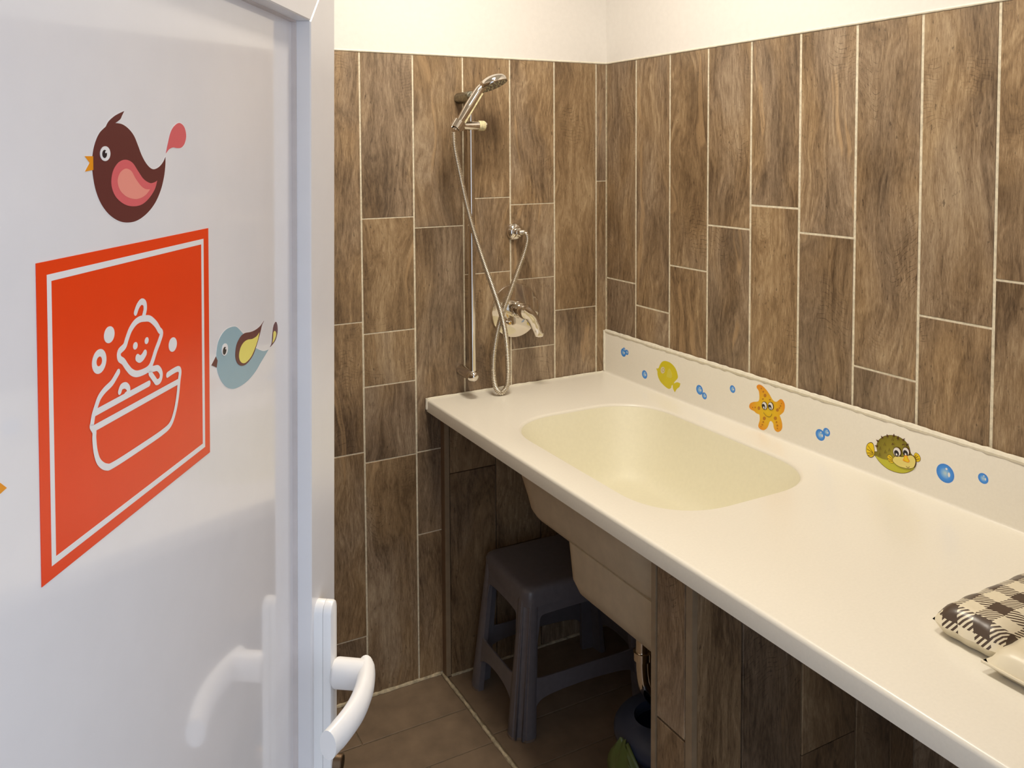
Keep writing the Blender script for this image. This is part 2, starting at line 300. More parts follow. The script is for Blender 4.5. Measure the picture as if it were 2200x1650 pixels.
# sticker outlines, metres in the plane of the door panel or of the backsplash
DATA = {"dark_bird":[["backing",None,None],["body","maroon",[[-0.40535,1.59664,1],[-0.4023,1.59983],[-0.39618,1.60318],[-0.38993,1.60539],[-0.38466,1.60696,1],[-0.38727,1.60404],
[-0.38958,1.6015],[-0.39496,1.59912,1],[-0.3874,1.59863],[-0.38012,1.59611],[-0.37364,1.59174],[-0.36897,1.58571],[-0.36423,1.57905],[-0.35886,1.57382],[-0.35333,1.57059],
[-0.34817,1.56969],[-0.34178,1.57116],[-0.33632,1.5743],[-0.33295,1.5778,1],[-0.3333,1.57181],[-0.33545,1.56371],[-0.33997,1.55522],[-0.3476,1.54705],[-0.35807,1.54088],[-0.37007,1.53714],
[-0.38151,1.53657],[-0.39242,1.53848],[-0.40283,1.5432],[-0.41111,1.55],[-0.41665,1.55831],[-0.41949,1.56728],[-0.42009,1.57518],[-0.41888,1.58213],[-0.4159,1.58819],[-0.4117,1.59294]]],
["beak","beak_orange",[[-0.42763,1.57894,1],[-0.4192,1.57888,1],[-0.41925,1.57076,1],[-0.42747,1.57003,1],[-0.42264,1.57499,1]]],["tail","rose",[[-0.33235,1.58024,1],[-0.32944,1.58707],
[-0.32535,1.5948],[-0.32014,1.59935],[-0.31253,1.60181],[-0.30543,1.59921],[-0.30253,1.59301],[-0.30506,1.58728],[-0.30992,1.58441],[-0.31582,1.58394],[-0.32216,1.58437],[-0.32784,1.58314]]],
["wing","rose",[[-0.38382,1.57642],[-0.37594,1.57432],[-0.36935,1.56887],[-0.36259,1.56353],[-0.35458,1.56063],[-0.34835,1.56093],[-0.34496,1.56187,1],[-0.34846,1.55615],[-0.35582,1.55071],
[-0.36494,1.54708],[-0.37563,1.54648],[-0.38585,1.5484],[-0.39475,1.55288],[-0.39944,1.55846],[-0.40042,1.56431],[-0.39784,1.57052],[-0.39155,1.57504]]],["wing_patch","salmon",[[-0.38303,1.57079],
[-0.37748,1.56906],[-0.37283,1.56438],[-0.36663,1.55955],[-0.36074,1.55697],[-0.35467,1.55643,1],[-0.35982,1.55328],[-0.36682,1.55132],[-0.37457,1.55114],[-0.3839,1.55327],
[-0.39107,1.55759],[-0.39362,1.56309],[-0.39173,1.56744],[-0.38762,1.57005]]],["eye","print_white",[[-0.40141,1.58031],[-0.40171,1.57891],[-0.40252,1.57766],[-0.40376,1.57668],
[-0.40529,1.57606],[-0.40696,1.57586],[-0.40861,1.5761],[-0.41008,1.57674],[-0.41123,1.57774],[-0.41195,1.57898],[-0.41218,1.58034],[-0.41189,1.58171],[-0.4111,1.58294],[-0.40991,1.58393],
[-0.4084,1.58456],[-0.40674,1.58479],[-0.40508,1.58458],[-0.40358,1.58395],[-0.40239,1.58296],[-0.40165,1.5817]]],["pupil","print_black",[[-0.40517,1.58013],[-0.40531,1.57936],
[-0.40569,1.57868],[-0.40626,1.57813],[-0.40697,1.57779],[-0.40776,1.57767],[-0.40853,1.5778],[-0.40922,1.57815],[-0.40976,1.5787],[-0.41009,1.57939],[-0.4102,1.58015],[-0.41006,1.58091],
[-0.40969,1.58159],[-0.40912,1.58213],[-0.40841,1.58248],[-0.40763,1.58261],[-0.40686,1.58249],[-0.40616,1.58213],[-0.40562,1.58159],[-0.40527,1.5809]]],["eye_glint","print_white",[[-0.40548,1.58127],
[-0.40565,1.58088],[-0.40608,1.58064],[-0.4066,1.58064],[-0.40701,1.58089],[-0.40716,1.58128],[-0.40699,1.58167],[-0.40657,1.58191],[-0.40605,1.58191],[-0.40563,1.58167]]]],
"blue_bird":[["backing",None,None],["body","bird_blue",[[-0.22196,1.43649],[-0.21377,1.43392],[-0.20331,1.42713],[-0.19363,1.41951],[-0.1848,1.41259],[-0.17341,1.407,1],[-0.16521,1.40346],
[-0.15682,1.40053],[-0.14946,1.39925],[-0.14384,1.39896,1],[-0.15198,1.39563],[-0.16297,1.39136],[-0.17482,1.38661],[-0.19079,1.38322],[-0.20607,1.38258],[-0.22172,1.38418],
[-0.23469,1.38892],[-0.24429,1.39577],[-0.25079,1.40331],[-0.25395,1.41027],[-0.25474,1.4186],[-0.25419,1.42335],[-0.25129,1.43],[-0.24462,1.43465],[-0.23492,1.43712]]],["beak","maroon",[[-0.25564,1.41964,1],
[-0.25265,1.41564,1],[-0.25441,1.41047,1],[-0.26366,1.41471,1]]],["tail","maroon",[[-0.14067,1.40025,1],[-0.13617,1.40327],[-0.13482,1.40966],[-0.13151,1.41806],[-0.1256,1.42093],
[-0.12167,1.41698],[-0.12107,1.41053],[-0.12577,1.40428],[-0.13297,1.40157]]],["tail_patch","pale_yellow",[[-0.13489,1.40273,1],[-0.13292,1.40684],[-0.13222,1.41197],[-0.12831,1.41281],
[-0.12505,1.40993],[-0.1264,1.40684],[-0.13035,1.40386]]],["wing","maroon",[[-0.15529,1.4279,1],[-0.16017,1.42496],[-0.16503,1.41815],[-0.1722,1.41014],[-0.18038,1.40299],
[-0.1917,1.39906],[-0.20155,1.39869],[-0.21005,1.40108],[-0.21626,1.40568],[-0.21875,1.41188],[-0.21605,1.41981],[-0.20866,1.42461],[-0.19901,1.42598],[-0.18578,1.42423],[-0.17436,1.42381],
[-0.16376,1.42501]]],["wing_patch","pale_yellow",[[-0.1668,1.41968,1],[-0.16981,1.41462],[-0.17629,1.40836],[-0.18493,1.40275],[-0.19499,1.40034],[-0.2026,1.40085],[-0.20895,1.40428],
[-0.21152,1.40925],[-0.2088,1.4151],[-0.20236,1.4184],[-0.19364,1.41906],[-0.18248,1.41745],[-0.17328,1.41767]]],["eye","print_white",[[-0.23397,1.41977],[-0.23478,1.41841],
[-0.23606,1.41736],[-0.23768,1.41671],[-0.23947,1.41653],[-0.24126,1.41682],[-0.24287,1.41757],[-0.24416,1.41868],[-0.24499,1.42006],[-0.24529,1.42156],[-0.24503,1.42306],
[-0.24425,1.42439],[-0.243,1.42544],[-0.24141,1.42611],[-0.23963,1.42632],[-0.23783,1.42605],[-0.23619,1.42532],[-0.23488,1.42421],[-0.23402,1.42282],[-0.23371,1.42128]]],
["pupil","print_black",[[-0.23699,1.41966],[-0.23749,1.4188],[-0.23826,1.41811],[-0.23922,1.41768],[-0.24028,1.41753],[-0.24133,1.41769],[-0.24227,1.41814],[-0.24301,1.41883],
[-0.24348,1.41969],[-0.24364,1.42064],[-0.24346,1.4216],[-0.24297,1.42246],[-0.24221,1.42314],[-0.24125,1.42358],[-0.2402,1.42373],[-0.23914,1.42358],[-0.23819,1.42314],[-0.23744,1.42245],
[-0.23696,1.42159],[-0.2368,1.42062]]],["eye_glint","print_white",[[-0.23721,1.42171],[-0.23739,1.42131],[-0.23783,1.42114],[-0.23837,1.42127],[-0.2388,1.42164],[-0.23896,1.42212],
[-0.23878,1.42252],[-0.23834,1.42268],[-0.23781,1.42256],[-0.23737,1.42218]]]],"third_bird_beak":[[-0.49851,1.41223],[-0.51276,1.42562],[-0.51326,1.40896]],"pictogram":[["s",0,0.005,[[-0.3748,1.47765],
[-0.37189,1.48126],[-0.36753,1.48335],[-0.36349,1.48163],[-0.36284,1.47766],[-0.36484,1.47344]]],["s",1,0.005,[[-0.36415,1.47161],[-0.35676,1.4699],[-0.34923,1.46484],[-0.34466,1.45991],
[-0.34156,1.45685],[-0.34483,1.45197],[-0.34962,1.44672],[-0.35359,1.44137],[-0.35746,1.43764],[-0.36346,1.43647],[-0.3736,1.43723],[-0.38056,1.44021],[-0.38595,1.44498],[-0.38989,1.44931],
[-0.39446,1.45265],[-0.39436,1.45665],[-0.38832,1.45889],[-0.38553,1.46269],[-0.38131,1.46772],[-0.37566,1.47104],[-0.36995,1.47215]]],["f",[[-0.37295,1.45522],[-0.37334,1.45456],
[-0.37396,1.45405],[-0.37473,1.45374],[-0.37559,1.45367],[-0.37644,1.45382],[-0.3772,1.4542],[-0.37781,1.45476],[-0.37819,1.45545],[-0.37832,1.4562],[-0.37819,1.45693],[-0.3778,1.45758],
[-0.37719,1.45809],[-0.37642,1.4584],[-0.37557,1.45849],[-0.37472,1.45834],[-0.37395,1.45796],[-0.37333,1.4574],[-0.37294,1.45671],[-0.37281,1.45596]]],["f",[[-0.35906,1.45553],
[-0.35943,1.45491],[-0.35999,1.45443],[-0.36069,1.45413],[-0.36146,1.45404],[-0.36221,1.45417],[-0.36289,1.4545],[-0.36342,1.45501],[-0.36374,1.45564],[-0.36385,1.45633],[-0.36371,1.45701],
[-0.36334,1.45762],[-0.36279,1.4581],[-0.36209,1.45841],[-0.36133,1.4585],[-0.36057,1.45838],[-0.35989,1.45805],[-0.35936,1.45755],[-0.35902,1.45691],[-0.35892,1.45622]]],
["s",0,0.0058,[[-0.37336,1.44782],[-0.37025,1.44613],[-0.3669,1.44661],[-0.36393,1.44843]]],["f",[[-0.3999,1.4681],[-0.40072,1.46669],[-0.40199,1.46559],[-0.40359,1.46491],
[-0.40535,1.46473],[-0.4071,1.46504],[-0.40867,1.46583],[-0.40992,1.46699],[-0.41072,1.46843],[-0.41099,1.47],[-0.41073,1.47156],[-0.40994,1.47295],[-0.40871,1.47405],[-0.40714,1.47475],
[-0.40539,1.47496],[-0.40363,1.47468],[-0.40203,1.47392],[-0.40074,1.47276],[-0.39991,1.4713],[-0.39962,1.46969]]],["f",[[-0.32027,1.44375],[-0.32104,1.44235],[-0.32229,1.44125],
[-0.3239,1.44058],[-0.3257,1.44038],[-0.32751,1.44068],[-0.32915,1.44145],[-0.33048,1.4426],[-0.33136,1.44402],[-0.33171,1.44558],[-0.33151,1.44713],[-0.33076,1.44852],[-0.32954,1.44961],
[-0.32797,1.4503],[-0.32618,1.45052],[-0.32437,1.45025],[-0.32269,1.44951],[-0.32133,1.44836],[-0.32042,1.44692],[-0.32005,1.44533]]],["s",1,0.0052,[[-0.41144,1.45435],[-0.41222,1.45294],
[-0.41342,1.45185],[-0.41491,1.45118],[-0.41654,1.45101],[-0.41815,1.45133],[-0.41958,1.45211],[-0.4207,1.45329],[-0.42141,1.45473],[-0.42163,1.4563],[-0.42135,1.45786],[-0.42059,1.45925],
[-0.41942,1.46034],[-0.41796,1.46103],[-0.41634,1.46124],[-0.41472,1.46095],[-0.41326,1.46018],[-0.41211,1.45901],[-0.41138,1.45755],[-0.41114,1.45594]]],["s",0,0.0048,[[-0.35975,1.43628],
[-0.35295,1.43521],[-0.34709,1.43401],[-0.34293,1.42947],[-0.34413,1.42538],[-0.34885,1.42491],[-0.35234,1.42801],[-0.35756,1.43335]]],["s",0,0.0048,[[-0.3961,1.44435],[-0.39891,1.44238],
[-0.40377,1.4394],[-0.41162,1.43716],[-0.41702,1.43434],[-0.42041,1.43013],[-0.42318,1.42579],[-0.42477,1.42111],[-0.42525,1.41955],[-0.4227,1.41567],[-0.42282,1.41094],[-0.42155,1.40266],
[-0.418,1.39523],[-0.41048,1.38956],[-0.40102,1.38797],[-0.36669,1.38767],[-0.34185,1.38801],[-0.33064,1.38989],[-0.32422,1.39661],[-0.31976,1.40671],[-0.31741,1.41701],[-0.31577,1.42337],
[-0.31873,1.42623],[-0.32677,1.42647],[-0.334,1.42594]]],["s",0,0.0048,[[-0.39477,1.43161],[-0.39258,1.434],[-0.38808,1.43366],[-0.38476,1.43087],[-0.38517,1.4282],[-0.38823,1.42724]]],
["s",0,0.0048,[[-0.42139,1.42653,1],[-0.35935,1.42688,1]]],["s",0,0.0048,[[-0.42339,1.41763,1],[-0.31849,1.41699,1]]]],"fish":[["backing",None,None],["body","fish_yellow",[[0.31252,0.95288],
[0.33247,0.95341],[0.35055,0.94758],[0.3636,0.93639],[0.37015,0.92054],[0.36779,0.91239],[0.36056,0.90522],[0.35411,0.89822],[0.35089,0.89197],[0.34274,0.8856],[0.34113,0.87972],
[0.33293,0.87383],[0.32464,0.87343],[0.31125,0.87675],[0.29943,0.88164],[0.29092,0.88626],[0.28233,0.89539],[0.278,0.90557],[0.27744,0.91328],[0.2719,0.92099,1],[0.28219,0.92444],
[0.28896,0.93601],[0.29909,0.94716]]],["tail","fish_yellow",[[0.35006,0.89341,1],[0.36705,0.90189],[0.38149,0.90161,1],[0.37676,0.89071],[0.36556,0.88142],[0.35754,0.8696,1],
[0.34934,0.87847],[0.34765,0.88681,1]]],["eye","worn_print",[[0.31233,0.92519],[0.31187,0.92194],[0.31051,0.91879],[0.30837,0.91604],[0.30566,0.91396],[0.30264,0.91276],[0.29962,0.91256],
[0.29688,0.91337],[0.29469,0.91513],[0.29328,0.91766],[0.29278,0.92072],[0.29325,0.92399],[0.29463,0.92716],[0.29679,0.92991],[0.29952,0.93198],[0.30254,0.93316],[0.30556,0.93334],
[0.30828,0.93251],[0.31044,0.93075],[0.31184,0.92823]]],["eye_ring","fish_olive",[[0.31132,0.92552],[0.311,0.9238],[0.31006,0.9221],[0.30858,0.92059],[0.30671,0.9194],[0.30464,0.91866],
[0.30255,0.91844],[0.30067,0.91876],[0.29917,0.9196],[0.2982,0.92086],[0.29786,0.92244],[0.29818,0.92416],[0.29914,0.92586],[0.30062,0.92738],[0.3025,0.92857],[0.30458,0.9293],
[0.30666,0.92951],[0.30854,0.92918],[0.31003,0.92834],[0.31099,0.92708]]],["eye_center","worn_print",[[0.30898,0.92498],[0.30877,0.92384],[0.30816,0.92271],[0.30719,0.9217],
[0.30598,0.92092],[0.30463,0.92043],[0.30327,0.9203],[0.30205,0.92052],[0.30108,0.92108],[0.30045,0.92193],[0.30023,0.92298],[0.30044,0.92412],[0.30105,0.92526],[0.30202,0.92626],
[0.30324,0.92704],[0.30459,0.92753],[0.30594,0.92766],[0.30716,0.92743],[0.30813,0.92687],[0.30876,0.92602]]],["fin","fish_pale",[[0.33175,0.93458],[0.34251,0.92499],[0.34504,0.91244],
[0.33768,0.90741],[0.32611,0.90687],[0.32028,0.9088],[0.32436,0.92299]]]],"star":[["backing",None,None],["body","star_orange",[[0.68485,0.97287],[0.69555,0.97262],[0.70809,0.96665],
[0.71931,0.95807],[0.72925,0.94736],[0.7366,0.94267],[0.74505,0.94348],[0.75217,0.94957],[0.75809,0.95345],[0.76523,0.95205],[0.77064,0.9451],[0.77136,0.93507],[0.76797,0.92391],
[0.75979,0.91513],[0.75567,0.91118],[0.75873,0.90548],[0.76304,0.89454],[0.76379,0.88261],[0.75915,0.8733],[0.74966,0.86721],[0.7412,0.86848],[0.73627,0.8746],[0.73433,0.8835],
[0.73001,0.88795],[0.72511,0.88845],[0.72148,0.88362],[0.71791,0.87403],[0.71184,0.86463],[0.70196,0.85791],[0.69066,0.85748],[0.68428,0.86238],[0.68545,0.87044],[0.6885,0.87999],
[0.68836,0.89151],[0.68642,0.89483],[0.67753,0.89528],[0.66854,0.89862],[0.65692,0.90033],[0.65166,0.90574],[0.65545,0.91553],[0.66698,0.92247],[0.68223,0.92793],[0.68657,0.93532],
[0.68643,0.94683],[0.68442,0.95594],[0.67801,0.96204],[0.67794,0.96781]]],["spot","star_brown",[[0.71089,0.95069],[0.71029,0.94816],[0.7086,0.94598],[0.70625,0.94473],[0.70389,0.94476],
[0.70214,0.94606],[0.70148,0.94828],[0.70208,0.95082],[0.70379,0.95301],[0.70614,0.95424],[0.7085,0.9542],[0.71024,0.9529]]],["spot","star_brown",[[0.69,0.91218],[0.68944,0.90953],
[0.68785,0.90726],[0.68566,0.906],[0.68344,0.90607],[0.6818,0.90746],[0.68117,0.9098],[0.68174,0.91246],[0.68333,0.91472],[0.68554,0.91599],[0.68775,0.91591],[0.68938,0.91451]]],
["spot","star_brown",[[0.75227,0.9243],[0.75169,0.92203],[0.75004,0.92004],[0.74778,0.91885],[0.74549,0.91879],[0.7438,0.91988],[0.74316,0.92182],[0.74375,0.9241],[0.7454,0.92609],
[0.74767,0.92727],[0.74995,0.92732],[0.75163,0.92623]]],["spot","star_brown",[[0.70941,0.89088],[0.70877,0.88831],[0.70698,0.88605],[0.7045,0.88471],[0.70201,0.88465],[0.70016,0.88588],
[0.69947,0.88808],[0.7001,0.89066],[0.70191,0.89292],[0.70439,0.89425],[0.70688,0.89431],[0.70871,0.89307]]],["spot","star_brown",[[0.74644,0.90156],[0.74579,0.89912],[0.74397,0.89695],
[0.74145,0.89563],[0.73891,0.89552],[0.73703,0.89665],[0.73632,0.89872],[0.73697,0.90117],[0.73881,0.90334],[0.74133,0.90465],[0.74387,0.90475],[0.74574,0.90362]]],["spot","star_brown",[[0.7026,0.9586],
[0.70228,0.95737],[0.70138,0.9563],[0.70014,0.95568],[0.69889,0.95567],[0.69797,0.95628],[0.69762,0.95734],[0.69794,0.95857],[0.69884,0.95964],[0.70008,0.96026],[0.70133,0.96026],
[0.70225,0.95966]]],["spot","star_brown",[[0.69502,0.96483],[0.69478,0.96381],[0.6941,0.96294],[0.69317,0.96245],[0.69223,0.96247],[0.69153,0.963],[0.69127,0.96389],[0.69151,0.96491],
[0.69219,0.96578],[0.69312,0.96627],[0.69406,0.96625],[0.69476,0.96572]]],["spot","star_brown",[[0.70184,0.93929],[0.70148,0.93834],[0.70049,0.93745],[0.69912,0.93686],[0.69774,0.93673],
[0.69673,0.9371],[0.69635,0.93786],[0.69671,0.93882],[0.69771,0.93971],[0.69908,0.9403],[0.70045,0.94042],[0.70146,0.94005]]],["spot","star_brown",[[0.72551,0.94355],[0.72513,0.9426],
[0.72406,0.9417],[0.7226,0.94109],[0.72113,0.94093],[0.72004,0.94127],[0.71964,0.94202],[0.72002,0.94297],[0.72109,0.94388],[0.72256,0.94449],[0.72402,0.94464],[0.7251,0.9443]]],
["spot","star_brown",[[0.67493,0.91024],[0.67467,0.9092],[0.67393,0.9083],[0.67292,0.90776],[0.67189,0.90775],[0.67114,0.90825],[0.67085,0.90914],[0.67111,0.91018],[0.67185,0.91109],
[0.67287,0.91162],[0.67389,0.91164],[0.67465,0.91113]]],["spot","star_brown",[[0.66548,0.90751],[0.66528,0.90677],[0.66473,0.90612],[0.66396,0.90573],[0.66319,0.90571],[0.66262,0.90605],
[0.6624,0.90668],[0.6626,0.90741],[0.66316,0.90806],[0.66393,0.90845],[0.6647,0.90847],[0.66527,0.90813]]],["spot","star_brown",[[0.75625,0.93053],[0.75599,0.92943],[0.75526,0.92848],
[0.75425,0.92793],[0.75324,0.92793],[0.75248,0.92848],[0.7522,0.92943],[0.75246,0.93054],[0.75319,0.93149],[0.7542,0.93203],[0.75521,0.93203],[0.75596,0.93148]]],["spot","star_brown",[[0.75986,0.93664],
[0.75963,0.93564],[0.75899,0.93479],[0.75811,0.9343],[0.75721,0.93431],[0.75655,0.93482],[0.7563,0.93569],[0.75653,0.93668],[0.75717,0.93754],[0.75806,0.93802],[0.75895,0.93801],
[0.75961,0.93751]]],["spot","star_brown",[[0.76179,0.94368],[0.76164,0.94309],[0.76121,0.94256],[0.76062,0.94226],[0.76002,0.94225],[0.75958,0.94254],[0.75942,0.94306],[0.75957,0.94366],
[0.76,0.94418],[0.76059,0.94449],[0.76118,0.94449],[0.76162,0.9442]]],["spot","star_brown",[[0.70319,0.87984],[0.70292,0.87871],[0.70216,0.87772],[0.7011,0.87713],[0.70004,0.87711],
[0.69925,0.87766],[0.69896,0.87863],[0.69923,0.87976],[0.69999,0.88075],[0.70105,0.88134],[0.70211,0.88136],[0.7029,0.88081]]],["spot","star_brown",[[0.70042,0.87185],[0.70014,0.87081],
[0.69938,0.86989],[0.69832,0.86933],[0.69725,0.86928],[0.69646,0.86975],[0.69617,0.87063],[0.69644,0.87167],[0.69721,0.87259],[0.69827,0.87315],[0.69933,0.8732],[0.70012,0.87273]]],
["spot","star_brown",[[0.69497,0.86548],[0.69481,0.86495],[0.69436,0.86446],[0.69373,0.86415],[0.6931,0.8641],[0.69264,0.86432],[0.69247,0.86475],[0.69263,0.86528],[0.69308,0.86576],
[0.69371,0.86607],[0.69434,0.86612],[0.6948,0.86591]]],["spot","star_brown",[[0.74741,0.89214],[0.74715,0.89104],[0.74641,0.89007],[0.74539,0.8895],[0.74437,0.88948],[0.74361,0.89003],
[0.74332,0.89098],[0.74358,0.89209],[0.74432,0.89306],[0.74534,0.89363],[0.74636,0.89364],[0.74712,0.8931]]],["spot","star_brown",[[0.7504,0.88416],[0.75012,0.88296],[0.74934,0.88191],
[0.74827,0.88129],[0.74719,0.88128],[0.74639,0.88188],[0.74608,0.88292],[0.74636,0.88413],[0.74714,0.88518],[0.74821,0.88579],[0.74929,0.8858],[0.75009,0.8852]]],["spot","star_brown",[[0.75001,0.87672],
[0.74983,0.87601],[0.74931,0.87537],[0.74859,0.87499],[0.74787,0.87495],[0.74734,0.87528],[0.74714,0.87588],[0.74732,0.87659],[0.74784,0.87723],[0.74856,0.87761],[0.74928,0.87765],
[0.74981,0.87732]]],["eye_outline","print_brown",[[0.71421,0.9268],[0.71472,0.92365],[0.71432,0.92043],[0.71307,0.91747],[0.71108,0.91505],[0.70854,0.91341],[0.7057,0.91271],
[0.70284,0.91302],[0.70023,0.91432],[0.69814,0.91648],[0.69678,0.91929],[0.69627,0.92247],[0.69667,0.92571],[0.69794,0.92868],[0.69995,0.9311],[0.70251,0.93273],[0.70535,0.93341],
[0.70821,0.93307],[0.71079,0.93176],[0.71286,0.9296]]],["eye","print_white",[[0.71277,0.92618],[0.71324,0.92337],[0.71297,0.92053],[0.71196,0.91793],[0.71033,0.91584],[0.70822,0.91444],
[0.70584,0.91389],[0.70343,0.91423],[0.70122,0.91544],[0.69943,0.9174],[0.69824,0.91992],[0.69776,0.92274],[0.69804,0.9256],[0.69906,0.92821],[0.70071,0.93031],[0.70283,0.93169],
[0.70521,0.93223],[0.70762,0.93187],[0.70981,0.93065],[0.71159,0.92869]]],["pupil","print_black",[[0.70809,0.9224],[0.70863,0.92032],[0.70862,0.91822],[0.70807,0.91629],[0.70703,0.91473],
[0.7056,0.91367],[0.70393,0.91324],[0.70216,0.91347],[0.70049,0.91435],[0.69906,0.91577],[0.69803,0.91762],[0.69749,0.9197],[0.6975,0.92181],[0.69806,0.92375],[0.6991,0.92531],
[0.70054,0.92636],[0.70222,0.92678],[0.70398,0.92654],[0.70565,0.92567],[0.70707,0.92424]]],["eye_glint","print_white",[[0.70576,0.91845],[0.70606,0.91661],[0.70552,0.91513],
[0.70434,0.91457],[0.70297,0.91514],[0.70193,0.91663],[0.70163,0.91847],[0.70218,0.91996],[0.70337,0.92052],[0.70473,0.91995]]],["eye_outline","print_brown",[[0.73535,0.9313],
[0.73584,0.92817],[0.73546,0.92499],[0.73423,0.92205],[0.73227,0.91966],[0.72978,0.91804],[0.72699,0.91735],[0.72418,0.91766],[0.72162,0.91896],[0.71956,0.9211],[0.71822,0.92389],
[0.71771,0.92704],[0.71811,0.93025],[0.71935,0.93319],[0.72133,0.93559],[0.72384,0.9372],[0.72663,0.93786],[0.72944,0.93753],[0.73198,0.93622],[0.73402,0.93408]]],["eye","print_white",[[0.73393,0.93069],
[0.7344,0.9279],[0.73412,0.92509],[0.73314,0.92252],[0.73153,0.92044],[0.72946,0.91906],[0.72713,0.91852],[0.72476,0.91886],[0.72259,0.92006],[0.72083,0.92201],[0.71965,0.92451],
[0.71918,0.92731],[0.71946,0.93014],[0.72046,0.93272],[0.72208,0.9348],[0.72416,0.93617],[0.7265,0.9367],[0.72886,0.93634],[0.73102,0.93512],[0.73276,0.93318]]],["pupil","print_black",[[0.72934,0.92647],
[0.72986,0.92442],[0.72986,0.92234],[0.72932,0.92042],[0.7283,0.91887],[0.7269,0.91784],[0.72525,0.91741],[0.72352,0.91764],[0.72187,0.91851],[0.72047,0.91993],[0.71946,0.92176],
[0.71893,0.92382],[0.71893,0.92591],[0.71948,0.92783],[0.72051,0.92938],[0.72192,0.93042],[0.72357,0.93083],[0.7253,0.93059],[0.72694,0.92972],[0.72833,0.9283]]],["eye_glint","print_white",[[0.72705,0.92257],
[0.72735,0.92075],[0.72681,0.91928],[0.72565,0.91872],[0.72431,0.91929],[0.72329,0.92077],[0.723,0.9226],[0.72353,0.92407],[0.7247,0.92463],[0.72604,0.92405]]],["mouth","print_brown",[[0.70326,0.90475],
[0.70892,0.9001],[0.71638,0.89788],[0.72375,0.89899],[0.72919,0.90382],[0.73096,0.90904]],0.0011]],"puffer":[["backing",None,None],["outline","print_brown",None],["body","puffer_olive",[[1.03612,0.90808],
[1.03452,0.91918],[1.03667,0.92896],[1.04299,0.93833],[1.05295,0.94709],[1.06558,0.95317],[1.07722,0.95601],[1.08789,0.95638],[1.09938,0.95382],[1.1082,0.9485],[1.11354,0.94137],
[1.11631,0.93188],[1.11984,0.92743],[1.12762,0.92357],[1.13031,0.91652],[1.12962,0.90837],[1.12554,0.89906],[1.11798,0.89094],[1.10686,0.88357],[1.0938,0.87872],[1.07961,0.87674],
[1.06519,0.87718],[1.05234,0.8811],[1.04115,0.88733],[1.03358,0.89399],[1.02882,0.89828],[1.02779,0.90294],[1.03149,0.90619]]],["belly","puffer_lime",[[1.03166,0.89669],[1.04839,0.89547],
[1.06301,0.89694],[1.07743,0.89758],[1.08999,0.8928],[1.10231,0.89288],[1.11531,0.89483],[1.12719,0.902],[1.12304,0.89544],[1.10684,0.88436],[1.09378,0.87952],[1.0796,0.87755],
[1.06517,0.878],[1.05232,0.88192],[1.04113,0.88815]]],["fin_outline","print_brown",[[1.01995,0.92405],[1.02512,0.92246],[1.02832,0.91529],[1.02952,0.90569],[1.02867,0.89635],
[1.02364,0.89064],[1.01749,0.88865],[1.01121,0.89166],[1.00741,0.90052],[1.00826,0.91177],[1.0128,0.91957]]],["fin","fin_yellow",[[1.0199,0.92257],[1.02465,0.92111],[1.02759,0.91453],
[1.02868,0.90572],[1.0279,0.89715],[1.02329,0.89191],[1.01764,0.89009],[1.01189,0.89285],[1.0084,0.90098],[1.00917,0.9113],[1.01334,0.91845]]],["fin_outline","print_brown",[[1.1252,0.92798],
[1.12878,0.93474],[1.13528,0.93379],[1.13998,0.92842],[1.14012,0.92159],[1.13561,0.9171],[1.13007,0.91658],[1.12717,0.92255]]],["fin","fin_yellow",[[1.12583,0.92776],[1.12911,0.93396],
[1.13507,0.9331],[1.13939,0.92817],[1.13952,0.9219],[1.13538,0.91778],[1.1303,0.91731],[1.12763,0.92279]]],["fin_outline","print_brown",[[1.06116,0.90505],[1.066,0.91106],
[1.07094,0.90998],[1.07593,0.90537],[1.0775,0.89967],[1.07709,0.89555],[1.07126,0.89318],[1.0653,0.89568]]],["fin","fin_yellow",[[1.06195,0.90479],[1.06638,0.91031],[1.07092,0.90931],
[1.07549,0.90509],[1.07694,0.89986],[1.07656,0.89607],[1.07121,0.8939],[1.06574,0.8962]]],["fin_rib","print_brown",[[1.01247,0.914,1],[1.02497,0.90288,1]],0.0009],["fin_rib","print_brown",[[1.00975,0.9056,1],
[1.02499,0.90205,1]],0.0009],["fin_rib","print_brown",[[1.01086,0.89672,1],[1.02689,0.90099,1]],0.0009],["fin_rib","print_brown",[[1.01286,0.89149,1],[1.02693,0.89851,1]],
0.0009],["fin_rib","print_brown",[[1.06554,0.90677,1],[1.07552,0.90347,1]],0.0009],["fin_rib","print_brown",[[1.06293,0.90101,1],[1.07557,0.90104,1]],0.0009],["fin_rib","print_brown",[[1.06573,0.8966,1],
[1.07562,0.89861,1]],0.0009],["fin_rib","print_brown",[[1.13087,0.93096,1],[1.12759,0.92515,1]],0.0009],["fin_rib","print_brown",[[1.13515,0.92917,1],[1.1289,0.9232,1]],0.0009],
["fin_rib","print_brown",[[1.13862,0.92476,1],[1.12982,0.91993,1]],0.0009],["spine","print_brown",[[1.03332,0.93374,1],[1.03738,0.92943,1],[1.0403,0.9337,1]]],["spine","print_brown",[[1.04562,0.94613,1],
[1.04767,0.94044,1],[1.05154,0.94404,1]]],["spine","print_brown",[[1.05967,0.95402,1],[1.05964,0.94752,1],[1.06408,0.95016,1]]],["spine","print_brown",[[1.07714,0.96004,1],
[1.07456,0.95331,1],[1.07918,0.95446,1]]],["spine","print_brown",[[1.08785,0.95838,1],[1.08372,0.95203,1],[1.0881,0.95205,1]]],["spine","print_brown",[[1.1028,0.95806,1],[1.09702,0.95291,1],
[1.10061,0.9514,1]]],["spine","print_brown",[[1.11252,0.94904,1],[1.10583,0.94576,1],[1.10816,0.94288,1]]],["spine","print_brown",[[1.03029,0.92036,1],[1.03582,0.91765,1],
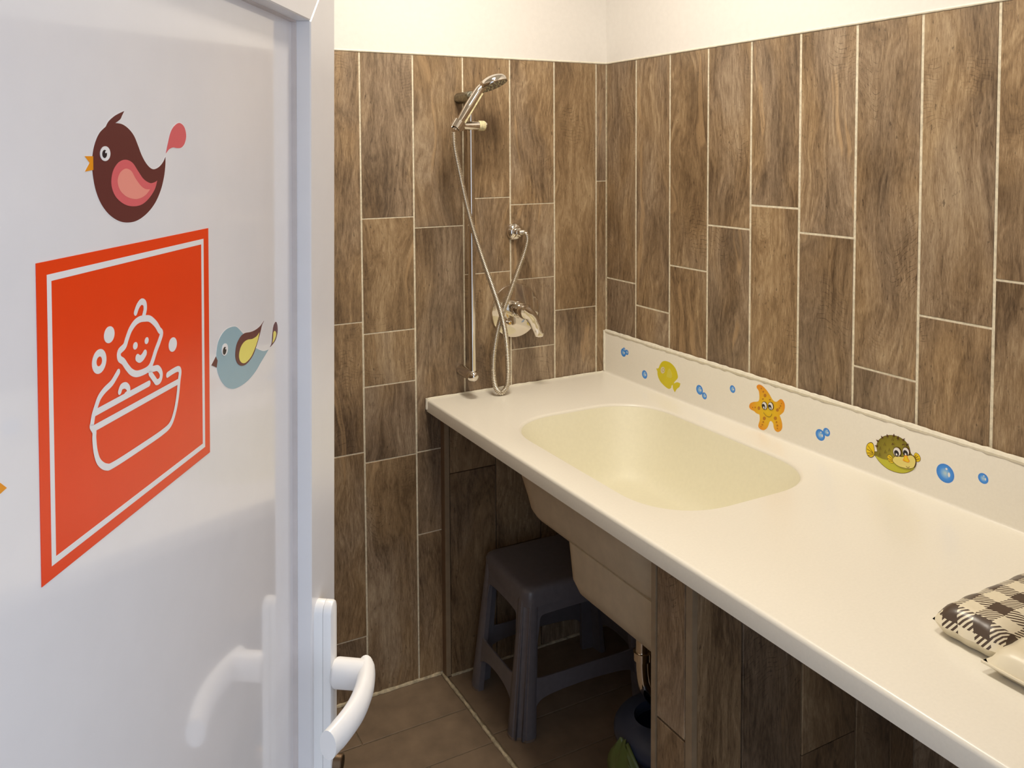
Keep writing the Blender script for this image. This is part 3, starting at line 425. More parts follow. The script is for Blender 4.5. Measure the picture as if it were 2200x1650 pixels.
[1.03765,0.92217,1]]],["spine_mark","print_brown",[[1.05378,0.92723,1],[1.05547,0.93448,1],[1.05814,0.92842,1]],0.0009],["spine_mark","print_brown",[[1.04251,0.91423,1],[1.04423,0.92154,1],
[1.04692,0.91546,1]],0.0009],["spine_mark","print_brown",[[1.04184,0.90038,1],[1.04355,0.90771,1],[1.04625,0.90163,1]],0.0009],["spine_mark","print_brown",[[1.06551,0.9182,1],
[1.06719,0.92543,1],[1.06983,0.9194,1]],0.0009],["spine_mark","print_brown",[[1.05546,0.91051,1],[1.05715,0.91777,1],[1.05982,0.91173,1]],0.0009],["spine_mark","print_brown",[[1.07296,0.94416,1],
[1.07462,0.95133,1],[1.07724,0.9453,1]],0.0009],["spine_mark","print_brown",[[1.08714,0.94929,1],[1.08877,0.9564,1],[1.09136,0.95041,1]],0.0009],["face_outline","print_brown",None],
["face","puffer_cream",[[1.07728,0.90566],[1.08076,0.91045],[1.08781,0.91434],[1.09661,0.91556],[1.1053,0.91876],[1.11388,0.92392],[1.12158,0.92639],[1.12762,0.92357],[1.1303,0.91731],
[1.12878,0.90809],[1.12464,0.90115],[1.11356,0.89585],[1.10229,0.89408],[1.08997,0.89361],[1.08102,0.89713],[1.07692,0.90067]]],["eye_outline","print_brown",[[1.09525,0.929],
[1.09613,0.92595],[1.09605,0.92263],[1.09503,0.91936],[1.09315,0.91646],[1.0906,0.9142],[1.08762,0.91282],[1.08451,0.91244],[1.08156,0.91312],[1.07907,0.91478],[1.07729,0.91727],
[1.07639,0.92035],[1.07647,0.9237],[1.07751,0.92699],[1.07942,0.92991],[1.082,0.93216],[1.08499,0.93352],[1.0881,0.93386],[1.09103,0.93316],[1.09349,0.93148]]],["eye","print_white",[[1.0941,0.92825],
[1.09491,0.92552],[1.09487,0.92257],[1.094,0.91966],[1.09238,0.9171],[1.09016,0.91512],[1.08756,0.91393],[1.08483,0.91363],[1.08223,0.91427],[1.08004,0.91579],[1.07845,0.91803],
[1.07764,0.92078],[1.07767,0.92376],[1.07856,0.92669],[1.0802,0.92926],[1.08244,0.93123],[1.08506,0.9324],[1.08779,0.93267],[1.09036,0.93201],[1.09254,0.93049]]],["pupil","print_black",[[1.09023,0.92363],
[1.09105,0.9218],[1.09132,0.9198],[1.09102,0.91782],[1.09018,0.91607],[1.08888,0.9147],[1.08725,0.91386],[1.08543,0.91362],[1.08363,0.91401],[1.082,0.915],[1.0807,0.91649],
[1.07988,0.91833],[1.07961,0.92034],[1.07991,0.92232],[1.08076,0.92408],[1.08207,0.92545],[1.08371,0.92628],[1.08552,0.92651],[1.08733,0.9261],[1.08895,0.92511]]],["eye_glint","print_white",[[1.08729,0.91874],
[1.08776,0.91729],[1.08744,0.91594],[1.08646,0.91521],[1.08519,0.91536],[1.08412,0.91635],[1.08364,0.9178],[1.08396,0.91915],[1.08494,0.91989],[1.08621,0.91973]]],["eye_outline","print_brown",[[1.11523,0.93554],
[1.11606,0.93276],[1.11608,0.92976],[1.11527,0.92685],[1.11372,0.9243],[1.11158,0.92235],[1.10905,0.92121],[1.10639,0.92098],[1.10384,0.92169],[1.10166,0.92328],[1.10007,0.92559],
[1.09923,0.92839],[1.09922,0.9314],[1.10004,0.93434],[1.10161,0.9369],[1.10377,0.93884],[1.10631,0.93996],[1.10898,0.94016],[1.11151,0.93943],[1.11367,0.93784]]],["eye","print_white",[[1.11411,0.9348],
[1.11487,0.93234],[1.11492,0.9297],[1.11426,0.92715],[1.11296,0.92493],[1.11115,0.92326],[1.10899,0.92231],[1.1067,0.92216],[1.1045,0.92283],[1.10261,0.92427],[1.10121,0.92633],
[1.10045,0.92881],[1.1004,0.93146],[1.10106,0.93403],[1.10237,0.93625],[1.10421,0.93792],[1.10637,0.93886],[1.10867,0.93899],[1.11086,0.9383],[1.11273,0.93685]]],["pupil","print_black",[[1.1117,0.93068],
[1.1125,0.92887],[1.11277,0.92689],[1.11248,0.92494],[1.11166,0.92321],[1.11039,0.92186],[1.10879,0.92103],[1.10701,0.9208],[1.10524,0.9212],[1.10365,0.92218],[1.10238,0.92365],
[1.10157,0.92548],[1.1013,0.92746],[1.1016,0.92943],[1.10243,0.93116],[1.10371,0.93251],[1.10532,0.93333],[1.10709,0.93355],[1.10886,0.93314],[1.11045,0.93216]]],["eye_glint","print_white",[[1.10883,0.92586],
[1.10929,0.92443],[1.10898,0.92309],[1.10802,0.92237],[1.10678,0.92253],[1.10572,0.92351],[1.10526,0.92494],[1.10557,0.92628],[1.10653,0.927],[1.10777,0.92684]]],["lips","beak_orange",[[1.10439,0.92087],
[1.11043,0.92298],[1.11314,0.91729],[1.11667,0.91365],[1.11502,0.90976],[1.10898,0.90858],[1.10111,0.90977],[1.10346,0.91496]]],["lips_patch","fin_yellow",[[1.10572,0.9197],
[1.1096,0.92111],[1.1116,0.91679],[1.11478,0.91303],[1.11345,0.9106],[1.10895,0.91017],[1.10353,0.91136],[1.10494,0.91503]]],["chin_line","print_brown",[[1.1096,0.89893],[1.11353,0.89744],
[1.11692,0.9008]],0.0009],["eyebrow","print_brown",[[1.07492,0.93541],[1.07576,0.93851],[1.07936,0.93719]],0.002],["eyebrow","print_brown",[[1.0996,0.94264],[1.10173,0.94531],
[1.10437,0.94412]],0.002]],"bubbles":[[[0.10928,0.93557,0.01313],[0.12723,0.94009,0.00833],[0.11268,0.94604,0.00628]],[[0.2164,0.88972,0.01282]],[[0.46226,0.90323,0.0136],
[0.48226,0.89117,0.00958]],[[0.591,0.93746,0.00999]],[[0.8809,0.89888,0.01358],[0.89896,0.91088,0.00984]],[[1.19578,0.91279,0.01933]],[[1.27448,0.92931,0.01035]]]}

# ================================================================== THE SETTING
ZT = 1.8628          # top of the wall tiles
W_T = 0.1607         # width of a wall tile
def tile(parent, kind, a0, a1, z0, z1, plane, mat=None, gap_v=0.0038, gap_h=0.0026, th=0.007, name='tile'):
    """One wood-look tile. kind 'y': faces -y, spans x a0..a1. kind 'x': faces -x, spans y a0..a1. kind 'z': floor, spans x a0..a1, y z0..z1."""
    w = (a1 - a0) - gap_v; h = (z1 - z0) - gap_h; c = 0.0010
    lift = random.uniform(-0.0004, 0.0004)
    m = MB()
    def ring(ww, hh, y): return [(-ww / 2, y, -hh / 2), (ww / 2, y, -hh / 2), (ww / 2, y, hh / 2), (-ww / 2, y, hh / 2)]
    m.loft([ring(w, h, th), ring(w, h, c), ring(w - 2 * c, h - 2 * c, 0)], False, True)
    ac, zc = (a0 + a1) / 2, (z0 + z1) / 2
    if kind == 'Y': loc, rot = (ac, plane - lift, zc), (0, 0, math.pi)
    elif kind == 'X': loc, rot = (plane - lift, ac, zc), (0, 0, math.pi / 2)
    elif kind == 'y': loc, rot = (ac, plane + lift, zc), (0, 0, 0)
    elif kind == 'x': loc, rot = (plane + lift, ac, zc), (0, 0, -math.pi / 2)
    else: loc, rot = (ac, zc, plane + lift), (-math.pi / 2, 0, 0)
    return m.build(name, mat or 'wood_look_tile', parent, False, loc, rot)

def column(parent, kind, a0, a1, joints, z0, z1, plane):
    zs = [z0] + sorted(j for j in joints if z0 < j < z1) + [z1]
    gv, gh = (0.0056, 0.0044) if kind == 'x' else (0.0048, 0.0026)
    for b, t_ in zip(zs, zs[1:]): tile(parent, kind, a0, a1, b, t_, plane, None, gv, gh)

XL, YF, ZC = -1.95, -2.02, 2.50
def wall(name, boxes, mat, label=None):
    m = MB()
    for a, b in boxes: m.box(a, b)
    o = m.build(name, mat); tag(o, kind='structure', label=label); return o

wb = wall('wall_back', [((XL - 0.1, 0.0009, 0), (0.1, 0.1, ZT))], 'grout_cream', 'back wall clad in vertical wood-look tiles')
m = MB(); m.box((XL - 0.1, -0.001, ZT), (0.0, 0.1, ZC)); m.build('plaster', 'plaster_white', wb)
LJ = {0: [1.481], 1: [1.071], 2: [1.415, 1.181, 0.962], 3: [1.439, 1.21], 4: [1.359, 0.694, 0.445], 5: [1.392, 1.063, 0.91, 0.691], 6: [1.099, 0.723, 0.183],
      7: [1.30, 0.52], 8: [1.52, 0.75], 9: [1.2, 0.4], 10: [1.42, 0.62], 11: [1.1, 0.3]}
edges = [0.0] + [-(0.0406 + W_T * i) for i in range(13)]
for i in range(12):
    a1, a0 = edges[i], max(edges[i + 1], XL)
    if a1 - a0 > 0.02: column(wb, 'y', a0, a1, LJ[i], 0.005, ZT, 0.0)

wr = wall('wall_right', [((0.0009, YF, 0), (0.1, 0.1, ZT))], 'grout_cream', 'right wall clad in vertical wood-look tiles')
m = MB(); m.box((-0.001, YF, ZT), (0.1, -0.001, ZC)); m.build('plaster', 'plaster_white', wr)
RJ = [1.162, 1.095, 1.24, 1.371, 1.435, 1.376, 1.083, 1.227, 1.324, 1.15, 1.4, 1.05, 1.3]
yed = [0.0] + [-(0.1553 + W_T * i) for i in range(13)]
for i in range(13):
    a1, a0 = yed[i], max(yed[i + 1], YF)
    if a1 - a0 > 0.02: column(wr, 'x', a0, a1, [RJ[i]], 0.005, ZT, 0.0)

# unseen walls, ceiling, doorway behind the camera
wl = wall('wall_left', [((XL - 0.1, YF, 0), (XL - 0.002, 0.0, ZC))], 'plaster_white')
random.seed(21)
for i in range(13):
    a1 = -W_T * i; a0 = max(a1 - W_T, YF)
    if a1 - a0 > 0.02: column(wl, 'X', a0, a1, [random.uniform(0.5, 1.5)], 0.005, ZT, XL)
DX0, DX1, DZ = -1.90, -0.95, 1.90
wf = wall('wall_front', [((XL - 0.1, YF - 0.1, 0), (DX0, YF, ZC)), ((DX1, YF - 0.1, 0), (0.1, YF, ZC)), ((DX0, YF - 0.1, DZ), (DX1, YF, ZC))], 'plaster_white')
x_ = DX1
while x_ < -0.02:
    column(wf, 'Y', x_, min(x_ + W_T, 0.0), [random.uniform(0.5, 1.5)], 0.005, ZT, YF + 0.003); x_ += W_T
wall('ceiling', [((XL - 0.1, YF - 0.1, ZC), (0.1, 0.1, ZC + 0.1))], 'ceiling_white')

fl = wall('floor', [((XL - 0.1, -4.2, -0.06), (0.1, 0.1, -0.0025))], 'grout_floor', 'brown tiled floor')
SPL = -0.604
ys = [0.0, -0.180] + [-0.337 - 0.157 * i for i in range(12)]
for r, (y1, y0) in enumerate(zip(ys, ys[1:])):
    if y1 <= YF: break
    y0 = max(y0, YF)
    cuts = {0: [-0.925, -1.525], 1: [-1.22, -1.82], 2: [-0.80, -1.40], 3: [-1.1, -1.7]}[r % 4]
    xs = [SPL - 0.008] + cuts + [XL]
    for x1, x0 in zip(xs, xs[1:]): tile(fl, 'z', x0, x1, y0, y1, 0.0, 'floor_tile', 0.004, 0.004, 0.006, 'floor_tile')
ys2 = [-0.025, -0.311] + [-0.468 - 0.157 * i for i in range(11)]
for y1, y0 in zip(ys2, ys2[1:]):
    if y0 < -1.0 and y1 > -1.14: continue
    tile(fl, 'z', SPL + 0.004, 0.0, max(y0, YF), y1, 0.0, 'floor_tile', 0.004, 0.004, 0.006, 'floor_tile')

# tiled stub wall against the back wall, under the worktop
CU = 0.812
w1 = wall('wall_under_counter_end', [((-0.598, -0.018, 0), (0.0, -0.0005, CU))], 'grout_floor', 'dark tiled stub wall under the far end of the worktop')
xs = [-0.590, -0.432, -0.271, -0.110, -0.002]
for (x0, x1), j in zip(zip(xs, xs[1:]), ([0.62], [0.355], [0.5], [0.3])): column(w1, 'y', x0, x1, j, 0.004, CU - 0.001, -0.0255)
MB().box((-0.606, -0.0245, 0.002), (-0.598, -0.0005, CU - 0.001)).build('end_strip', 'edge_trim_brown', w1)
MB().box((-0.606, -0.0275, 0.002), (-0.591, -0.0245, CU - 0.001)).build('corner_trim', 'edge_trim_light', w1)

# tiled partition under the worktop
PY0, PY1, PX = -1.131, -1.019, -0.628
w2 = wall('wall_partition', [((PX + 0.008, PY0 + 0.008, 0), (0.0, PY1, CU))], 'grout_floor', 'tiled partition carrying the worktop beside the basin')
xs = [PX + 0.002, -0.506, -0.348, -0.190, -0.082, -0.002]
for (x0, x1), j in zip(zip(xs, xs[1:]), ([], [0.2], [0.386], [0.25], [])): column(w2, 'y', x0, x1, j, 0.004, CU - 0.001, PY0)
column(w2, 'x', PY0 + 0.017, PY1 - 0.011, [0.5], 0.004, CU - 0.001, PX)
MB().box((PX - 0.002, PY1 - 0.011, 0.002), (PX + 0.010, PY1 + 0.001, CU - 0.001)).build('corner_trim', 'edge_trim_light', w2)
MB().box((PX - 0.002, PY0 - 0.002, 0.002), (PX + 0.010, PY0 + 0.015, CU - 0.001)).build('corner_trim', 'edge_trim_light', w2)

def bead(name, pts, r, mat, parent=None, wob=0.25, step=0.012, sides=8):
    path = resample([Vector(p) for p in pts], step) + [Vector(pts[-1])]
    rad = [r * (1 + random.uniform(-wob, wob)) for _ in path]
    return MB().tube(path, rad, sides).build(name, mat, parent, True)
def trim(n, pts, r, mat, label, wob=0.25):
    tag(bead('trim_%d' % n, pts, r, mat, None, wob), label, None, None, 'structure')
trim(1, [(XL, 0.0, ZT + 0.001), (0.0, 0.0, ZT + 0.001)], 0.0032, 'sealant_white', 'white plaster lip along the tile top on the back wall', 0.15)
trim(2, [(0.0, 0.0, ZT + 0.001), (0.0, YF, ZT + 0.001)], 0.0032, 'sealant_white', 'white plaster lip along the tile top on the right wall', 0.15)
trim(3, [(XL, -0.001, 0.002), (-0.612, -0.001, 0.002)], 0.0058, 'sealant_dirty', 'whitish sealant along the foot of the back wall')
trim(4, [(SPL - 0.004, -0.001, 0.0), (SPL - 0.003, -0.16, 0.0), (SPL - 0.005, -0.34, 0.0), (SPL - 0.003, -0.7, 0.0), (SPL - 0.004, YF, 0.0)], 0.0050, 'sealant_dirty', 'whitish sealant between the two floor fields', 0.35)
trim(5, [(-0.59, -0.027, 0.002), (-0.01, -0.027, 0.002)], 0.0045, 'sealant_dirty', 'whitish sealant at the foot of the stub wall under the worktop')
trim(6, [(0.0, -0.0005, 0.99), (0.0, -0.0005, ZT)], 0.0014, 'sealant_dirty', 'thin grout line in the corner of the tiled walls', 0.2)

# ceiling lamp over the basin, plus one added to light the door and floor
for pos, lab in zip(LAMP_SPOTS, ('round white ceiling light over the basin', 'added round ceiling light that brightens the door and floor')):
    cl = empty('ceiling_lamp', pos[:3]); k_ = pos[3]; tag(cl, lab, 'lamp', 'ceiling lights')
    MB().lathe([(0.02, -0.0005), (0.19 * k_, -0.0005), (0.19 * k_, -0.035), (0.176 * k_, -0.04)], (0, 0, 0), (0, 0, 1), 48, True, False).build('housing', 'handle_white', cl, True)
    MB().lathe([(0.176 * k_, -0.036), (0.001, -0.036)], (0, 0, 0), (0, 0, 1), 48, False, True).build('diffuser', 'lamp_glow', cl)

# ================================================================== DOOR
DROT = (-(-math.radians(0.9225)), 0, math.radians(55.6298))
DLOC = Vector((-1.3764, -1.3670, 0.0001))
door = empty('door_1', DLOC, DROT); tag(door, 'white panelled door leaf standing open with stickers and a white lever handle', None, None, 'structure')
DM = Matrix.LocRotScale(DLOC, __import__('mathutils').Euler(DROT), None)
SW, DWID, DTOP, RW = 0.0795, 0.82, 1.7885, 0.0795
PANE_Y = 0.0192
def frame_member(name, poly):
    b = 0.0012; m = MB(); cx = sum(p[0] for p in poly) / 4; cz = sum(p[1] for p in poly) / 4
    def ring(y, ins):
        out = []
        for i, (x, z) in enumerate(poly):
            p0 = Vector(poly[i - 1]); p1 = Vector((x, z)); p2 = Vector(poly[(i + 1) % 4])
            d1 = (p0 - p1).normalized(); d2 = (p2 - p1).normalized(); s_ = abs(d1.x * d2.y - d1.y * d2.x)
            q = p1 + (d1 + d2) * (ins / s_); out.append((q.x, y, q.y))
        return out
    m.loft([ring(0.05, 0.0002), ring(b, 0.0002), ring(0, 0.0002 + b)], True, True)
    return m.build(name, 'door_white', door)
ZB = 0.012
frame_member('stile', [(0, ZB), (-SW, ZB + RW), (-SW, DTOP - RW), (0, DTOP)])
frame_member('top_rail', [(0, DTOP), (-SW, DTOP - RW), (-DWID + SW, DTOP - RW), (-DWID, DTOP)])
frame_member('stile', [(-DWID, DTOP), (-DWID + SW, DTOP - RW), (-DWID + SW, ZB + RW), (-DWID, ZB)])
frame_member('bottom_rail', [(-DWID, ZB), (-DWID + SW, ZB + RW), (-SW, ZB + RW), (0, ZB)])
MB().box((-DWID + SW - 0.004, PANE_Y, ZB + RW - 0.004), (-SW + 0.004, 0.042, DTOP - RW + 0.004)).build('panel', 'panel_white', door)
for a, b in (((-SW - 0.0012, 0.0144, ZB + RW), (-SW + 0.002, PANE_Y + 0.001, DTOP - RW)), ((-DWID + SW - 0.002, 0.0144, ZB + RW), (-DWID + SW + 0.0012, PANE_Y + 0.001, DTOP - RW)),
             ((-DWID + SW, 0.0144, DTOP - RW - 0.0012), (-SW, PANE_Y + 0.001, DTOP - RW + 0.002)), ((-DWID + SW, 0.0144, ZB + RW - 0.002), (-SW, PANE_Y + 0.001, ZB + RW + 0.0012))):
    MB().box(a, b).build('gasket', 'gasket_grey', door)
# handle plate, two layers, rounded ends
def plate(x0, x1, z0, z1, y0, y1, bev=0.002):
    r = (x1 - x0) / 2 - 0.0001
    m = MB(); rings = []
    for y, i in ((y0, 0), (y1 + bev, 0), (y1 + bev * 0.3, bev * 0.3), (y1, bev)):
        rings.append([(x, y, z) for x, z in rrect(x0 + i, x1 - i, z0 + i, z1 - i, r - i, 8)])
    return m.loft(rings, True, True)
hp = plate(-0.0715, -0.0495, 0.905, 1.118, 0.0, -0.009, 0.001).build('handle_plate', 'handle_white', door, True)
plate(-0.0715, -0.0495, 0.905, 1.118, -0.0093, -0.018, 0.0025).build('plate_cover', 'handle_white', hp, True)
lv = MB()
lv.lathe([(0.0128, -0.018), (0.0128, -0.0195), (0.0145, -0.0197), (0.0150, -0.022), (0.0148, -0.050)], (-0.0612, 0, 1.042), (0, 1, 0), 24, True, True)
path = spline3([(-0.0500, -0.0485, 1.0425), (-0.064, -0.0525, 1.042), (-0.085, -0.0560, 1.042), (-0.1135, -0.0562, 1.042), (-0.141, -0.0515, 1.042), (-0.166, -0.0440, 1.042)], 6)
lever = lv.build('lever', 'handle_white', door, True)
MB().tube(path, [(0.0142, 0.0085)] * 2 + [(0.0142, 0.0095)] * (len(path) - 6) + [(0.0138, 0.0090)] * 4, 20).build('grip', 'handle_white', lever, True)
MB().lathe([(0.0085, -0.018), (0.0085, -0.026), (0.0075, -0.027)], (-0.0605, 0, 0.945), (0, 1, 0), 18).build('lock_cylinder', 'brass_dark', door, True)

# ================================================================== FLAT STICKERS
def area(p): return sum(a[0] * b[1] - b[0] * a[1] for a, b in zip(p, p[1:] + p[:1])) / 2
def inflate(poly, d):
    if area(poly) < 0: poly = poly[::-1]
    out = []; n = len(poly)
    for i in range(n):
        a = Vector(poly[i - 1]); b = Vector(poly[i]); c = Vector(poly[(i + 1) % n])
        e1 = (b - a); e2 = (c - b)
        if e1.length < 1e-9 or e2.length < 1e-9: out.append(poly[i]); continue
        e1.normalize(); e2.normalize()
        nn_ = Vector((e1.y, -e1.x)) + Vector((e2.y, -e2.x))
        if nn_.length < 1e-4: nn_ = Vector((e1.y, -e1.x))
        nn_.normalize(); out.append((b.x + nn_.x * d, b.y + nn_.y * d))
    return out
def slab(mb, poly, h0, h1, frame):
    if area(poly) < 0: poly = poly[::-1]
    mb.loft([[frame(u, v, h0) for u, v in poly], [frame(u, v, h1) for u, v in poly]], False, True)
def ribbon(mb, pts, w, closed, h0, h1, frame):
    n = len(pts); L, R = [], []
    for i in range(n):
        a = Vector(pts[i - 1] if (closed or i) else pts[i]); b = Vector(pts[(i + 1) % n] if (closed or i + 1 < n) else pts[i])
        t_ = (b - a).normalized(); nn_ = Vector((-t_.y, t_.x)) * (w / 2); p = Vector(pts[i])
        L.append(p + nn_); R.append(p - nn_)
    if closed:
        mb.loft([[frame(*q, h0) for q in L], [frame(*q, h1) for q in L], [frame(*q, h1) for q in R], [frame(*q, h0) for q in R]])
    else:
        for i in range(n - 1):
            mb.add([frame(*L[i], h1), frame(*L[i + 1], h1), frame(*R[i + 1], h1), frame(*R[i], h1)], [(0, 1, 2, 3)])
        for p, q in ((pts[0], pts[1]), (pts[-1], pts[-2])):
            t_ = (Vector(p) - Vector(q)).normalized(); a0 = math.atan2(t_.y, t_.x)
            ring = [frame(p[0] + w / 2 * math.cos(a0 - math.pi / 2 + math.pi * k / 8), p[1] + w / 2 * math.sin(a0 - math.pi / 2 + math.pi * k / 8), h1) for k in range(9)]
            mb.add(ring, [tuple(range(9))])
def set_rad(o, pts_local_center, maxr, frame_inv):
    me = o.data; at = me.attributes.new('rad', 'FLOAT', 'POINT')
    at.data.foreach_set('value', [min(1.0, frame_inv(v.co) / maxr) for v in me.vertices])

def door_frame(cu, cv):
    return lambda u, v, h: (u - cu, -h, v - cv)
def splash_frame(cu, cv):
    return lambda u, v, h: (-h, -(u - cu), v - cv)
def sticker(name, layers, label, cat, on_door, group=None, backing=0.0008):
    polys = [spline(l[2]) for l in layers if l[2] and len(l) < 4]
    us = [p[0] for q in polys for p in q]; vs_ = [p[1] for q in polys for p in q]
    cu, cv = (min(us) + max(us)) / 2, (min(vs_) + max(vs_)) / 2
    if on_door:
        root = empty(name, DM @ Vector((cu, PANE_Y, cv)), DROT); fr = door_frame(cu, cv)
    else:
        root = empty(name, (-0.0120, -cu, cv)); fr = splash_frame(cu, cv)
    tag(root, label, cat, group)
    h = 0.00008; eye = None
    for k, l in enumerate(layers):
        nm, mat = l[0], l[1]
        if nm == 'backing':
            mb = MB()
            for l2 in layers:
                if l2[0] in ('body', 'beak', 'tail', 'fin', 'wing', 'spine') and l2[2] and len(l2) < 4: slab(mb, inflate(spline(l2[2]), backing), 0.0, h, fr)
            mb.build('backing', 'print_white', root); h += 0.00012; continue
        pts = l[2]
        if pts is None:                                   # outline of the next layer
            mb = MB(); slab(mb, inflate(spline(layers[k + 1][2]), 0.0007), 0.0, h, fr); mb.build(nm, mat, root); h += 0.0001; continue
        mb = MB()
        if len(l) > 3: ribbon(mb, spline(pts, False, 5), l[3], False, 0.0, h, fr)
        else: slab(mb, spline(pts, True, 5), 0.0, h, fr)
        par = eye if (nm in ('pupil', 'eye_glint', 'eye_center') and eye) else root
        if mat in ('star_orange', 'puffer_olive') and len(l) < 4:
            # subdivided fan so the printed gradient has vertices to live on
            poly = spline(pts, True, 4); pc = (sum(p[0] for p in poly) / len(poly), sum(p[1] for p in poly) / len(poly))
            if mat == 'puffer_olive': pc = (pc[0] + 0.010, pc[1] - 0.012)
            o = mb.build(nm, mat, par)
            bm = bmesh.new(); bm.from_mesh(o.data); bmesh.ops.triangulate(bm, faces=bm.faces[:]); bmesh.ops.subdivide_edges(bm, edges=bm.edges[:], cuts=3, use_grid_fill=True); bm.to_mesh(o.data); bm.free()
            c3 = Vector(fr(pc[0], pc[1], h)); mr = max((Vector(v.co) - c3).length for v in o.data.vertices)
            set_rad(o, None, mr, lambda co: (Vector(co) - c3).length)
        else:
            o = mb.build(nm, mat, par)
        if nm in ('eye',): eye = o
        h += 0.00006
    return root

sticker('bird_sticker', DATA['dark_bird'], 'maroon bird sticker with pink wing above the orange sign', 'sticker', True, backing=0.0007)
sticker('bird_sticker', DATA['blue_bird'], 'small pale blue bird sticker with yellow wing right of the orange sign', 'sticker', True, backing=0.0007)
bt, b1, b2 = DATA['third_bird_beak']
bc = (bt[0] - 0.055, bt[1] + 0.004)
el = lambda cx, cy, rx, ry, k=20: [[cx + rx * math.cos(2 * math.pi * i / k), cy + ry * math.sin(2 * math.pi * i / k)] for i in range(k)]
sticker('bird_sticker', [['backing', None, None], ['body', 'rose', el(bc[0], bc[1], 0.036, 0.040)], ['beak', 'beak_orange', [bt + [1], b1 + [1], b2 + [1]]],
                         ['eye', 'print_white', el(bc[0] + 0.017, bc[1] + 0.010, 0.007, 0.008, 12)], ['pupil', 'print_black', el(bc[0] + 0.018, bc[1] + 0.010, 0.0035, 0.0045, 12)]],
        'bird sticker at the left edge showing only the tip of its orange beak', 'sticker', True, backing=0.0007)

# orange sign with the baby-in-a-tub pictogram
SX0, SX1, SZ0, SZ1 = -0.4729, -0.2678, 1.3472, 1.5226
cu, cv = (SX0 + SX1) / 2, (SZ0 + SZ1) / 2
sign = empty('baby_bath_sign', DM @ Vector((cu, PANE_Y, cv)), DROT)
tag(sign, 'orange sign with white line drawing of a baby in a bathtub', 'sign')
fr = door_frame(cu, cv); mb = MB(); slab(mb, [(SX0, SZ0), (SX1, SZ0), (SX1, SZ1), (SX0, SZ1)], 0.0, 0.0004, fr); mb.build('sheet', 'sign_orange', sign)
mb = MB(); i0, i1 = 0.0086, 0.0124
a = [(SX0 + i0, SZ0 + i0 * 0.85), (SX1 - i0, SZ0 + i0 * 0.85), (SX1 - i0, SZ1 - i0 * 0.85), (SX0 + i0, SZ1 - i0 * 0.85)]
b = [(SX0 + i1, SZ0 + i1 * 0.9), (SX1 - i1, SZ0 + i1 * 0.9), (SX1 - i1, SZ1 - i1 * 0.9), (SX0 + i1, SZ1 - i1 * 0.9)]
mb.loft([[fr(*q, 0.0004) for q in a], [fr(*q, 0.0005) for q in a], [fr(*q, 0.0005) for q in b], [fr(*q, 0.0004) for q in b]])
mb.build('border_line', 'print_white', sign)
pic_names = ['hair_curl', 'head_outline', 'eye', 'eye', 'mouth', 'bubble', 'bubble', 'bubble', 'hand', 'bathtub', 'hand', 'rim_line', 'rim_line']
for k, s_ in enumerate(DATA['pictogram']):
    mb = MB()
    if s_[0] == 'f': slab(mb, spline(s_[1], True, 3), 0.0003, 0.00052 + k * 0.00001, fr)
    else: ribbon(mb, spline(s_[3], bool(s_[1]), 6), s_[2] * 0.85, bool(s_[1]), 0.0003, 0.00052 + k * 0.00001, fr)
    mb.build(pic_names[k], 'print_white', sign)

sticker('fish_sticker', DATA['fish'], 'faded yellow fish sticker on the backsplash', 'sticker', False)
sticker('starfish_sticker', DATA['star'], 'smiling orange starfish sticker on the backsplash', 'sticker', False)
sticker('pufferfish_sticker', DATA['puffer'], 'olive pufferfish sticker with yellow fins on the backsplash', 'sticker', False)
bub_labels = ['three tiny blue bubbles sticker nearest the wall corner', 'small blue bubble sticker left of the yellow fish', 'two joined blue bubbles sticker right of the yellow fish',
              'small single blue bubble sticker left of the starfish', 'two joined blue bubbles sticker between starfish and pufferfish',
              'largest blue bubble sticker right of the pufferfish', 'rightmost small blue bubble sticker beside the largest bubble']
for lab, circles in zip(bub_labels, DATA['bubbles']):
    cu, cv = circles[0][0], circles[0][1]
    root = empty('bubble_sticker', (-0.0120, -cu, cv)); tag(root, lab, 'sticker', 'blue bubble stickers on the backsplash'); fr = splash_frame(cu, cv)
    mb = MB()
    for c in circles: slab(mb, el(c[0], c[1], c[2] * 1.04 + 0.0004, c[2] * 1.04 + 0.0004, 28), 0, 0.00008, fr)
    mb.build('backing', 'print_white', root)
    for k, c in enumerate(circles):
        h = 0.00012 + 0.00008 * k
        mb = MB(); N = 28; rings = []
        for q in (1.0, 0.75, 0.5, 0.25, 0.02): rings.append([fr(u, v, h) for u, v in el(c[0], c[1], c[2] * q, c[2] * q, N)])
        mb.loft(rings, False, True); o = mb.build('bubble', 'bubble_blue', root)
        c3 = Vector(fr(c[0], c[1], h)); set_rad(o, None, c[2], lambda co: (Vector(co) - c3).length)
        mb = MB(); slab(mb, el(c[0] + c[2] * 0.42, c[1] - c[2] * 0.02, c[2] * 0.13, c[2] * 0.26, 12), 0, h + 0.00003, fr); slab(mb, el(c[0] + c[2] * 0.12, c[1] + c[2] * 0.52, c[2] * 0.12, c[2] * 0.12, 10), 0, h + 0.00003, fr)
        mb.build('glint', 'print_white', o)

